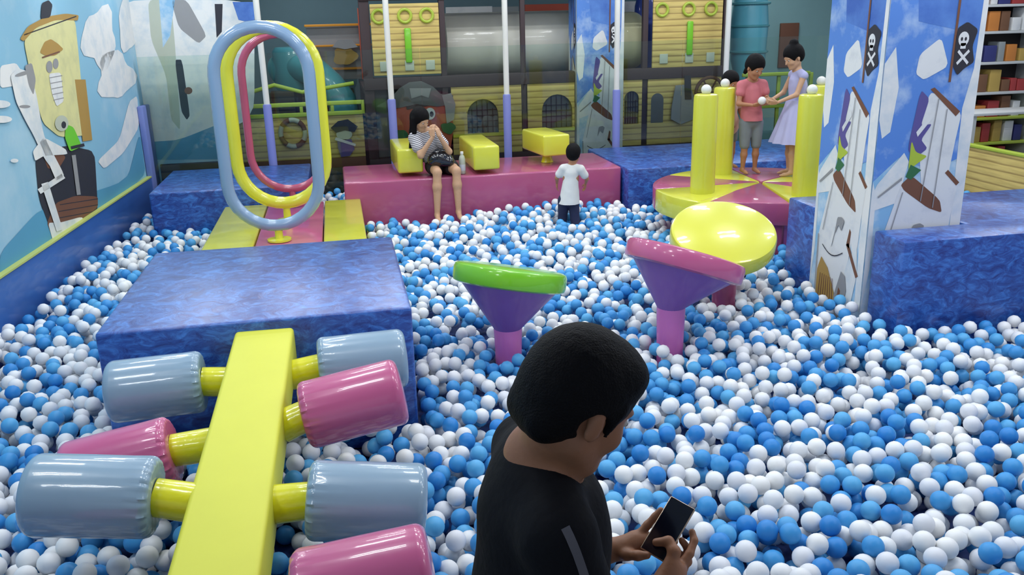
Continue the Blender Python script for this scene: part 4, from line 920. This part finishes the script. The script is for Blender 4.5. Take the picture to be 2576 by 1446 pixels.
# collar ring and the grey curved piping on the near sleeve
PIPE = [(.325+.062*(q/14)**.75, 1.350-.200*q/14) for q in range(1, 15)]
col = [(.372+.080*math.cos(a_)*.95, 1.497+.072*math.sin(a_), 1.383-.058*math.cos(a_)+.004) for a_ in [2*PI*k/40 for k in range(40)]]
from mathutils.bvhtree import BVHTree
jo = [c_ for c_ in man.children if c_.name.startswith('jersey')][0]; jb = BVHTree.FromPolygons([tuple(v_.co+man.location) for v_ in jo.data.vertices], [tuple(p_.vertices) for p_ in jo.data.polygons])
rib = []; prev = None
for (x_, z_) in PIPE:
    hit = jb.ray_cast(Vector((x_, .9, z_)), Vector((0, 1, 0)))
    if hit[0]: rib.append((hit[0]+hit[1]*.0015, hit[1]))
vs_ = []; 
for i_, (p_, n_) in enumerate(rib):
    t_ = (rib[min(i_+1, len(rib)-1)][0]-rib[max(i_-1, 0)][0]).normalized(); s_ = t_.cross(n_).normalized()*.0085
    for sg in (-1, 1):
        q = jb.find_nearest(p_+s_*sg); vs_.append(tuple(q[0]+q[1]*.0016))
MB().raw(vs_, [(2*i_, 2*i_+1, 2*i_+3, 2*i_+2) for i_ in range(len(rib)-1)], M['stripeg']).build('sleeve_piping', man)['label'] = 'grey curved piping'
lt = lower_cloth(J, 1.0, .018, 1.0, 1.0, .96); tv = sculpt(lt, .010, .03); skinobj('trousers', [(tv[0], tv[1], M['trouser'])], man, 3)
for d_, n_ in (('anL', 1), ('anR', -1)):
    a_ = J[d_]; so = sculpt([('c', a_+vv(-.03, 0, -.045), a_+vv(.10, 0, -.052), .048, .042, .03), ('c', a_+vv(.1, 0, -.055), a_+vv(.18, 0, -.062), .044, .032, .02)], .008, .02)
    so[0][:, 2] = np.maximum(so[0][:, 2], .003); skinobj('shoe', [(so[0], so[1], M['shoe'])], man, 2)
MAN = dict(J=J)
# phone, held in both hands
ph = T('mobile_phone', 'dark screened phone with a gold edge held in both hands by the man', 'phone', tuple(PP(0, -.07, 0)))
q_ = Matrix(((pu[0], pv_[0], pn[0], pc[0]), (pu[1], pv_[1], pn[1], pc[1]), (pu[2], pv_[2], pn[2], pc[2]), (0, 0, 0, 1)))
MB().box((-.0315, -.0705, -.0045), (.0315, .0705, .003), M['gold'], .003, 3, q_).build('case', ph)['label'] = 'gold case'
MB().box((-.0292, -.0682, .003), (.0292, .0682, .0042), M['phoneb'], .0005, 1, q_).build('screen', ph)['label'] = 'black screen'

# --- woman on the bench
wm = T('person', 'woman with long dark hair in a striped shirt sitting on the pink bench', 'person', (1.02, 9.2, .6))
R1 = frame((.55, -.75, -.45), .12)
J = dict(head=vv(.83, 9.10, 1.19), R=R1, hs=.92, RT=frame((.18, -1, -.05)), neck=vv(.845, 9.16, 1.075), chest=vv(.90, 9.20, .92), pelvis=vv(1.02, 9.24, .71),
         shR=vv(.755, 9.11, 1.005), shL=vv(.985, 9.17, 1.02), elR=vv(.80, 8.98, .84), elL=vv(1.10, 9.02, .86), wrR=vv(.93, 8.94, 1.03), wrL=vv(1.0, 8.95, 1.03),
         hipR=vv(.94, 9.18, .69), hipL=vv(1.11, 9.18, .69), knR=vv(.955, 8.92, .655), knL=vv(1.155, 8.92, .665), anR=vv(.93, 8.89, .24), anL=vv(1.155, 8.89, .26), toe=(0, -1, -.1),
         hdR=((-.1, .1, 1), (.6, .6, 0)), hdL=((-.3, .1, 1), (-.6, .5, 0)), curl=.6)
J['knR'] = vv(.955, 8.93, .668); J['knL'] = vv(1.155, 8.93, .672)
add, sub, P = figure(J, .86); b_ = sculpt(add, .008, .03, sub, .01); hh = hands(J, .86, .004)
skinobj('body', [(b_[0], b_[1], M['skinw'])]+[(v, f, M['skinw']) for v, f in hh], wm, 2)
ha, hsu, Ph = hairset(J['head'], R1, .95, 0)
ha += [('c', Ph(-.07, 0, 0), vv(.775, 9.20, 1.05), .07, .06, .03), ('c', vv(.775, 9.20, 1.05), vv(.725, 9.17, .88), .058, .03, .03), ('c', Ph(-.02, -.08, .02), vv(.755, 9.08, 1.06), .028, .025, .02)]
hv = sculpt(ha, .007, .02, hsu[:1], .01, .0018, 80); skinobj('hair', [(hv[0], hv[1], M['hair'])], wm, 1)['label'] = 'long dark hair'
eyes(P, R1, .92, wm)
tv = sculpt(torso_cloth(J, .86, .012, 1.0, .55), .007, .03, [('e', vv(.85, 9.14, 1.10), [.07, .06, .05], np.eye(3))], .01); skinobj('striped_shirt', [(tv[0], tv[1], M['wstripe'])], wm, 2)['label'] = 'black and white striped shirt'
tv = sculpt(lower_cloth(J, .86, .014, 1.0, .35), .008, .03); skinobj('shorts', [(tv[0], tv[1], M['shorts'])], wm, 2)
bg = T('handbag', 'shiny black handbag on the lap of the seated woman', 'bag', (1.01, 9.02, .74))
tv = sculpt([('e', vv(1.01, 9.03, .80), [.125, .06, .075], frame((1, .1, -.12)), .02), ('c', vv(.92, 9.03, .775), vv(1.10, 9.02, .755), .05, .05, .03)], .007, .03); skinobj('bag_body', [(tv[0], tv[1], M['shinyblack'])], bg, 2)
MB().tube([(.92, 9.02, .85), (.95, 9.0, .885), (1.0, 8.99, .895), (1.06, 9.0, .88), (1.09, 9.02, .84)], .006, M['shinyblack'], 8).build('handle', bg)
bt = T('water_bottle', 'clear water bottle with a pale label standing on the bench beside the woman', 'bottle', (1.245, 9.12, .602))
Mb = Matrix.Translation((1.245, 9.12, 0))
MB().lathe([(0, .604), (.028, .604), (.034, .612), (.034, .68), (.031, .69), (.034, .70), (.034, .76), (.026, .79), (.014, .805), (.014, .815)], M['tile'], 24, Mb).build('bottle_body', bt)
MB().lathe([(.0348, .64), (.0352, .645), (.0352, .70), (.0348, .705)], M['blabel'], 24, Mb).build('label_band', bt); MB().lathe([(.017, .812), (.017, .835), (.014, .838), (0, .838)], M['white'], 18, Mb).build('cap', bt)

# --- toddler seen from behind
td = T('person', 'toddler in a white t-shirt and dark trousers walking among the balls', 'person', (2.22, 8.36, 0))
R1 = frame((.35, .9, -.15))
J = dict(head=vv(2.255, 8.36, .865), R=R1, hs=.78, RT=frame((.35, 1, .1)), neck=vv(2.235, 8.35, .755), chest=vv(2.225, 8.35, .63), pelvis=vv(2.20, 8.35, .42),
         shL=vv(2.155, 8.37, .73), shR=vv(2.315, 8.31, .725), elL=vv(2.10, 8.42, .63), elR=vv(2.385, 8.33, .62), wrL=vv(2.12, 8.50, .56), wrR=vv(2.40, 8.43, .55),
         hipL=vv(2.155, 8.37, .40), hipR=vv(2.25, 8.34, .40), knL=vv(2.15, 8.40, .22), knR=vv(2.26, 8.33, .22), anL=vv(2.13, 8.38, .05), anR=vv(2.28, 8.28, .06), toe=(.35, 1, 0),
         hdL=((0, .3, -1), (1, 0, 0)), hdR=((0, .5, -1), (-1, 0, 0)), curl=.4)
add, sub, P = figure(J, .50, fat=1.12); b_ = sculpt(add, .006, .02, sub, .008); hh = hands(J, .55, .0035)
skinobj('body', [(b_[0], b_[1], M['skink'])]+[(v, f, M['skink']) for v, f in hh], td, 2)
ha, hsu, Ph = hairset(J['head'], R1, .80, 0); hv = sculpt(ha, .006, .016, hsu, .008, .001, 90); skinobj('hair', [(hv[0], hv[1], M['hair'])], td, 1)['label'] = 'short black hair'
tv = sculpt(torso_cloth(J, .50, .010, 1.1, .62)[:1]+torso_cloth(J, .50, .010, 1.1, .62)[4:]+[('c', vv(2.23, 8.35, .69), vv(2.205, 8.35, .34), .066, .112, .03)], .006, .02, [('e', vv(2.237, 8.35, .80), [.05, .05, .04], np.eye(3))], .008, .002, 38, (np.array([-9, -9, .375]), np.array([9, 9, 9]))); skinobj('t_shirt', [(tv[0], tv[1], M['tee'])], td, 2)['label'] = 'loose white t-shirt'
tv = sculpt(lower_cloth(J, .50, .012, 1.15, 1.0, .9), .006, .02); skinobj('trousers', [(tv[0], tv[1], M['navy'])], td, 2)

# --- girl in a coral top, facing the camera, holding a white ball
ga = T('person', 'girl in a coral pink top and grey shorts holding a small white ball', 'person', (3.97, 8.0, .66))
R1 = frame((.25, -1, -.55))
J = dict(head=vv(3.93, 7.93, 1.665), R=R1, hs=.88, RT=frame((.1, -1, 0)), neck=vv(3.935, 7.99, 1.54), chest=vv(3.945, 8.0, 1.40), pelvis=vv(3.96, 8.01, 1.17),
         shR=vv(3.83, 7.99, 1.50), shL=vv(4.045, 7.98, 1.50), elR=vv(3.79, 7.95, 1.33), elL=vv(4.085, 7.93, 1.33), wrR=vv(3.895, 7.85, 1.32), wrL=vv(4.02, 7.84, 1.33),
         hipR=vv(3.90, 8.01, 1.13), hipL=vv(4.02, 8.01, 1.13), knR=vv(3.90, 8.0, .90), knL=vv(4.02, 8.0, .90), anR=vv(3.90, 8.02, .69), anL=vv(4.03, 8.02, .69), toe=(0, -1, 0),
         hdR=((1, -.5, .25), (.2, 1, 1)), hdL=((-1, -.4, .25), (-.2, 1, 1)), curl=.6)
J['hsR'] = 1; J['hsL'] = -1
add, sub, P = figure(J, .66, fat=.92); b_ = sculpt(add, .007, .02, sub, .008); hh = hands(J, .66, .004)
skinobj('body', [(b_[0], b_[1], M['skink'])]+[(v, f, M['skink']) for v, f in hh], ga, 2); eyes(P, R1, .88, ga)
ha, hsu, Ph = hairset(J['head'], R1, .92, 0); hv = sculpt(ha+[('c', Ph(-.08, 0, 0), Ph(-.11, 0, -.12), .035, .02)], .007, .016, hsu, .008, .001, 90); skinobj('hair', [(hv[0], hv[1], M['hair'])], ga, 1)['label'] = 'black tied hair'
tv = sculpt(torso_cloth(J, .66, .010, .94, .40)+[('c', vv(3.945, 8.0, 1.36), vv(3.96, 8.0, 1.12), .085, .105, .03)], .006, .02, [('e', vv(3.935, 7.97, 1.56), [.055, .05, .04], np.eye(3))], .008, .001, 40, (np.array([-9, -9, 1.155]), np.array([9, 9, 9]))); skinobj('top', [(tv[0], tv[1], M['coral'])], ga, 2)['label'] = 'coral pink top'
tv = sculpt(lower_cloth(J, .66, .012, .95, .9), .006, .02); skinobj('shorts', [(tv[0], tv[1], M['greyc'])], ga, 2)['label'] = 'grey knee shorts'
bl = MB().ball((3.955, 7.80, 1.365), .038, M['white'], 3).build('small_ball'); meta(bl, 'small white ball held between the hands of the girl in coral', 'ball'); centre(bl)

# --- girl in a lilac dress, facing left
gb = T('person', 'girl in a lilac dress with her hair in a bun on the turntable', 'person', (4.25, 7.78, .66))
R1 = frame((-1, -.12, -.5))
J = dict(head=vv(4.235, 7.78, 1.755), R=R1, hs=.88, RT=frame((-1, -.1, -.1)), neck=vv(4.29, 7.79, 1.635), chest=vv(4.31, 7.79, 1.48), pelvis=vv(4.31, 7.78, 1.22),
         shR=vv(4.30, 7.89, 1.59), shL=vv(4.30, 7.68, 1.59), elR=vv(4.24, 7.93, 1.42), elL=vv(4.23, 7.66, 1.42), wrR=vv(4.09, 7.88, 1.36), wrL=vv(4.07, 7.72, 1.35),
         hipR=vv(4.31, 7.84, 1.18), hipL=vv(4.31, 7.72, 1.18), knR=vv(4.29, 7.85, .93), knL=vv(4.26, 7.72, .93), anR=vv(4.31, 7.86, .69), anL=vv(4.26, 7.72, .69), toe=(-1, -.1, 0),
         hdR=((-1, -.3, 0), (0, -.6, .4)), hdL=((-1, .2, 0), (0, .6, .4)), curl=.5)
add, sub, P = figure(J, .68, fat=.9); b_ = sculpt(add, .007, .02, sub, .008); hh = hands(J, .66, .004)
skinobj('body', [(b_[0], b_[1], M['skinw'])]+[(v, f, M['skinw']) for v, f in hh], gb, 2); eyes(P, R1, .88, gb)
ha, hsu, Ph = hairset(J['head'], R1, .92, 0); hv = sculpt(ha+[('e', Ph(-.06, 0, .13), [.042, .042, .038], np.eye(3), .01)], .007, .016, hsu, .008, .001, 90); skinobj('hair', [(hv[0], hv[1], M['hair'])], gb, 1)['label'] = 'black hair tied in a high bun'
bod = [p_ for p_ in torso_cloth(J, .68, .008, .92, .02) if not (p_[0] == 'c' and (np.allclose(p_[1], J['shL']) or np.allclose(p_[1], J['shR'])))]
tv = sculpt(bod, .006, .02, [('e', vv(4.275, 7.79, 1.66), [.055, .06, .04], np.eye(3))], .008)
skm = MB().lathe([(.105, 1.36), (.125, 1.28), (.16, 1.18), (.20, 1.06), (.235, .96), (.228, .962), (.15, 1.16), (.11, 1.28)], M['lilac'], 72, Matrix.Translation((4.315, 7.785, 0)) @ Matrix.Rotation(.0, 4, 'Z'), lambda z, a_: .016*max(0, (1.36-z)/.4)*math.sin(12*a_))
dress = skinobj('dress', [(tv[0], tv[1], M['lilac'])], gb, 2); dress['label'] = 'lilac sleeveless dress'; skm.build('skirt', dress)

# --- small child behind
gc = T('person', 'small child in a pale peach top half hidden behind the girl in coral', 'person', (3.93, 8.37, .66))
R1 = frame((.3, -1, -.35))
J = dict(head=vv(3.875, 8.33, 1.50), R=R1, hs=.82, RT=frame((.3, -1, 0)), neck=vv(3.88, 8.36, 1.385), chest=vv(3.885, 8.37, 1.27), pelvis=vv(3.90, 8.38, 1.08),
         shR=vv(3.80, 8.34, 1.35), shL=vv(3.97, 8.40, 1.35), elR=vv(3.775, 8.30, 1.20), elL=vv(4.01, 8.36, 1.2), wrR=vv(3.82, 8.22, 1.13), wrL=vv(3.99, 8.26, 1.13),
         hipR=vv(3.855, 8.37, 1.05), hipL=vv(3.95, 8.39, 1.05), knR=vv(3.855, 8.36, .86), knL=vv(3.95, 8.38, .86), anR=vv(3.86, 8.37, .685), anL=vv(3.95, 8.39, .685), toe=(.2, -.9, 0),
         hdR=((.2, -.7, -.6), (1, 0, 0)), hdL=((-.1, -.7, -.6), (-1, 0, 0)), curl=.5)
add, sub, P = figure(J, .58, fat=.95); b_ = sculpt(add, .007, .02, sub, .008); hh = hands(J, .58, .004)
skinobj('body', [(b_[0], b_[1], M['skink'])]+[(v, f, M['skink']) for v, f in hh], gc, 2); eyes(P, R1, .82, gc)
ha, hsu, Ph = hairset(J['head'], R1, .86, 0); hv = sculpt(ha, .007, .016, hsu, .008, .001, 90); skinobj('hair', [(hv[0], hv[1], M['hair'])], gc, 1)
tv = sculpt(torso_cloth(J, .58, .012, 1.0, .5)+[('e', J['pelvis'], [.09, .11, .12], J['RT'], .04)], .006, .02, [], .008, .001, 40); skinobj('top', [(tv[0], tv[1], M['peach'])], gc, 2)['label'] = 'pale peach top'
tv = sculpt(lower_cloth(J, .58, .010, .95, .6), .007, .02); skinobj('shorts', [(tv[0], tv[1], M['greyc'])], gc, 2)
LEGS = [(.93, 8.86, .06), (1.155, 8.86, .06), (2.14, 8.39, .055), (2.27, 8.31, .055)]

# ------------------------------------------------------------ balls: dropped one after another until the pit is filled
BR = .0425; BD = 2*BR
def inpoly(x, y, P, mg):
    # convex or concave polygon, with margin by distance to the edges
    c = False; n = len(P); dm = 9
    for i in range(n):
        x1, y1 = P[i]; x2, y2 = P[(i+1) % n]
        if (y1 > y) != (y2 > y) and x < (x2-x1)*(y-y1)/(y2-y1)+x1: c = not c
        dx, dy = x2-x1, y2-y1; t_ = max(0, min(1, ((x-x1)*dx+(y-y1)*dy)/(dx*dx+dy*dy))); dm = min(dm, math.hypot(x-x1-t_*dx, y-y1-t_*dy))
    return c or dm < mg
def rc(x0, y0, x1, y1): return [(x0, y0), (x1, y0), (x1, y1), (x0, y1)]
OBST = [rc(-1.24, 4.27, .29, 5.83), rc(-1.9, 9.04, -.36, 10.44), rc(-1.19, 5.85, .155, 9.0), rc(0, 9.0, 2.965, 10.08), rc(2.985, 8.82, 6.6, 10.4),
        [(3.42, 4.72), (6.2, 4.72), (6.2, 5.95), (4.75, 5.95), (4.45, 6.15), (3.42, 6.2)], rc(3.39, 5.08, 4.08, 5.75), [(3.08, 6.98), (3.68, 6.74), (3.85, 7.0), (3.18, 7.15)]]
for s_ in (.3, 1.1, 1.85): q = B+dr*s_; OBST.append(rc(q.x-.06, q.y-.05, q.x+.06, q.y+.05))
CIRC = [(3.83, 7.48, .72), (.94, 5.08, .09), (1.96, 4.92, .09), (2.66, 5.66, .09)]+LEGS+[(q_x, 10.52, .05) for q_x in (-.79, .63, 2.01, 3.39, 4.82)]
def blocked(x, y):
    if y > 10.62 or y < 2.14 or x > 6.70 or x < wl(y).x+.05+BR+.004: return True
    if x > .66*y+2.5 and x > 1: return True
    for cx, cy, r in CIRC:
        if (x-cx)**2+(y-cy)**2 < (r+BR+.003)**2: return True
    for P in OBST:
        if inpoly(x, y, P, BR+.004): return True
    return False
GS = .05; gx0, gy0 = -2.8, 2.0; free = {}
for i in range(int(9.7/GS)):
    for j in range(int(8.7/GS)):
        x, y = gx0+i*GS, gy0+j*GS; free[(i, j)] = not blocked(x+GS/2, y+GS/2)
cells = {}; balls = []
def hgt(x, y):
    ci, cj = int(math.floor(x/BD)), int(math.floor(y/BD)); z = .004+BR
    for a_ in (-1, 0, 1):
        for b_ in (-1, 0, 1):
            for (bx, by, bz) in cells.get((ci+a_, cj+b_), ()):
                d2 = (bx-x)**2+(by-y)**2
                if d2 < BD*BD:
                    q = bz+math.sqrt(BD*BD-d2)
                    if q > z: z = q
    return z
def mound(x, y): return .205+.022*math.sin(1.3*x+.6*y)+.018*math.sin(2.3*x-1.1*y+1)+(.05*math.exp(-((x-2.3)**2+(y-8.7)**2)/.35))+.02*math.exp(-((x-3.0)**2+(y-4.5)**2)/.4)
area = sum(free.values())*GS*GS
rr = random.Random(3); N = int(area/(PI*BR*BR)*.62*2.9)
fc = [k for k, v in free.items() if v]
for _ in range(N):
    best = None
    i, j = rr.choice(fc); x0_, y0_ = gx0+(i+rr.random())*GS, gy0+(j+rr.random())*GS
    for t_ in range(5):
        x, y = (x0_, y0_) if t_ == 0 else (x0_+rr.uniform(-.07, .07), y0_+rr.uniform(-.07, .07))
        if not free.get((int((x-gx0)/GS), int((y-gy0)/GS)), False): continue
        z = hgt(x, y)
        if best is None or z < best[2]: best = (x, y, z)
    if best is None or best[2]+BR > mound(best[0], best[1])+.055: continue
    x, y, z = best
    if blocked(x, y): continue
    balls.append(best); cells.setdefault((int(math.floor(x/BD)), int(math.floor(y/BD))), []).append(best)
BA = np.array(balls)
def colour_white(x, y): return (math.sin(9.1*x+2.2*math.sin(6.1*y))+math.sin(8.3*y+1.7*math.sin(7.7*x+1)))*.23+rr.random() > .45
isw = np.array([colour_white(b[0], b[1]) for b in balls])
# project; choose the nearest clearly visible ones as individuals
rel = BA-np.array(CAM); zc = rel @ np.array(Fv); pxs = 1288+FPX*(rel @ np.array(Rv))/zc; pys = 723+FPX*(rel @ np.array(Dv))/zc
dist = np.linalg.norm(rel, axis=1)
def hidden(i):
    x, y, z = balls[i]; c = (int(math.floor(x/BD)), int(math.floor(y/BD)))
    v = -rel[i]/dist[i]
    for a_ in (-1, 0, 1, 2):
        for b_ in (-3, -2, -1, 0, 1):
            for q in cells.get((c[0]+a_-(1 if x > 0 else 0), c[1]+b_), ()):
                d_ = (q[0]-x, q[1]-y, q[2]-z); t_ = d_[0]*v[0]+d_[1]*v[1]+d_[2]*v[2]
                if t_ > .01 and (d_[0]**2+d_[1]**2+d_[2]**2-t_*t_) < (BR*.9)**2: return True
    return False
def screened(x, y):
    if inpoly(x, y, [(1285, 830), (1590, 830), (1590, 1100), (1500, 1240), (1540, 1446), (1210, 1446), (1215, 1150), (1290, 1050)], 8): return True
    if inpoly(x, y, [(1530, 1330), (1700, 1260), (1770, 1310), (1760, 1446), (1530, 1446)], 4): return True
    if inpoly(x, y, [(590, 830), (740, 830), (680, 1446), (405, 1446)], 8): return True
    for P in ([(255, 900), (520, 900), (520, 1080), (260, 1080)], [(55, 1150), (400, 1150), (400, 1360), (55, 1360)], [(760, 1180), (1075, 1180), (1075, 1446), (740, 1446)], [(750, 880), (1020, 880), (1020, 1080), (750, 1130)]):
        if inpoly(x, y, P, 2): return True
    return False
order = np.argsort(zc); ind = []
for i in order:
    if len(ind) >= 300: break
    if not (15 < pxs[i] < 2561 and 15 < pys[i] < 1431) or BA[i, 2] < .11: continue
    if screened(pxs[i], pys[i]) or hidden(i): continue
    ind.append(int(i))
ico = {}
for sub_ in (1, 2, 3):
    b = bmesh.new(); bmesh.ops.create_icosphere(b, subdivisions=sub_, radius=BR); b.verts.ensure_lookup_table()
    ico[sub_] = (np.array([v.co[:] for v in b.verts]), np.array([[v.index for v in f.verts] for f in b.faces])); b.free()
def ballmesh(name, m):
    me = bpy.data.meshes.new(name); v, f = ico[3]; me.from_pydata(v.tolist(), [], f.tolist()); me.polygons.foreach_set('use_smooth', [True]*len(f)); me.materials.append(m); return me
PM = {}
for i in ind:
    wht = bool(isw[i]); 
    where = 'in the near left corner of the pit, left of the roller beam' if pxs[i] < 560 else ('between the roller beam and the man in black' if pxs[i] < 1300 else 'in the open part of the pit right of the man in black')
    key = (wht, rr.randrange(3))
    if key not in PM:
        if wht: m = [mat('white_ball_shell', (236, 238, 240), .42, 0, 0, 5, .35), mat('white_ball_shell', (228, 230, 236), .42, 0, 0, 5, .35), mat('white_ball_shell', (241, 241, 240), .42, 0, 0, 5, .35)][key[1]]
        else: m = [mat('blue_ball_shell', (68, 154, 218), .42, 0, 0, 5, .35), mat('blue_ball_shell', (50, 136, 210), .42, 0, 0, 5, .35), mat('blue_ball_shell', (90, 172, 224), .42, 0, 0, 5, .35)][key[1]]
        PM[key] = ballmesh('plastic_ball', m)
    o = bpy.data.objects.new('plastic_ball', PM[key]); C.objects.link(o); o.location = balls[i]
    cn = 'white' if wht else 'blue'
    meta(o, cn+' plastic ball '+where, 'ball', cn+' plastic balls '+where)
rest = [i for i in range(len(balls)) if i not in set(ind)]
rest = np.array(rest)
keep = (BA[rest, 2] > .06) | (BA[rest, 1] < 5.5); rest = rest[keep]
Vs = []; Fs = []; MI = []; off = 0
for sub_, sel in ((3, rest[zc[rest] < 4.6]), (2, rest[(zc[rest] >= 4.6)])):
    v, f = ico[sub_]
    if not len(sel): continue
    V = (BA[sel][:, None, :]+v[None]).reshape(-1, 3); F = (np.arange(len(sel))[:, None, None]*len(v)+f[None]).reshape(-1, 3)+off
    Vs.append(V); Fs.append(F); MI.append(np.repeat((~isw[sel]).astype(np.int32), len(f))); off += len(V)
V = np.concatenate(Vs).astype(np.float32); F = np.concatenate(Fs).astype(np.int32); MI = np.concatenate(MI)
me = bpy.data.meshes.new('plastic_balls'); me.vertices.add(len(V)); me.vertices.foreach_set('co', V.ravel()); me.loops.add(F.size); me.loops.foreach_set('vertex_index', F.ravel())
me.polygons.add(len(F)); me.polygons.foreach_set('loop_start', np.arange(0, F.size, 3, dtype=np.int32)); me.polygons.foreach_set('loop_total', np.full(len(F), 3, np.int32))
me.materials.append(M['ballw']); me.materials.append(M['ballb']); me.polygons.foreach_set('material_index', MI); me.polygons.foreach_set('use_smooth', np.ones(len(F), bool)); me.update(calc_edges=True)
o = bpy.data.objects.new('plastic_balls', me); C.objects.link(o)
meta(o, 'thousands of mixed white and blue plastic balls filling the pit', 'balls', None, 'stuff')
print('balls', len(balls), 'individual', len(ind), 'faces', len(F))
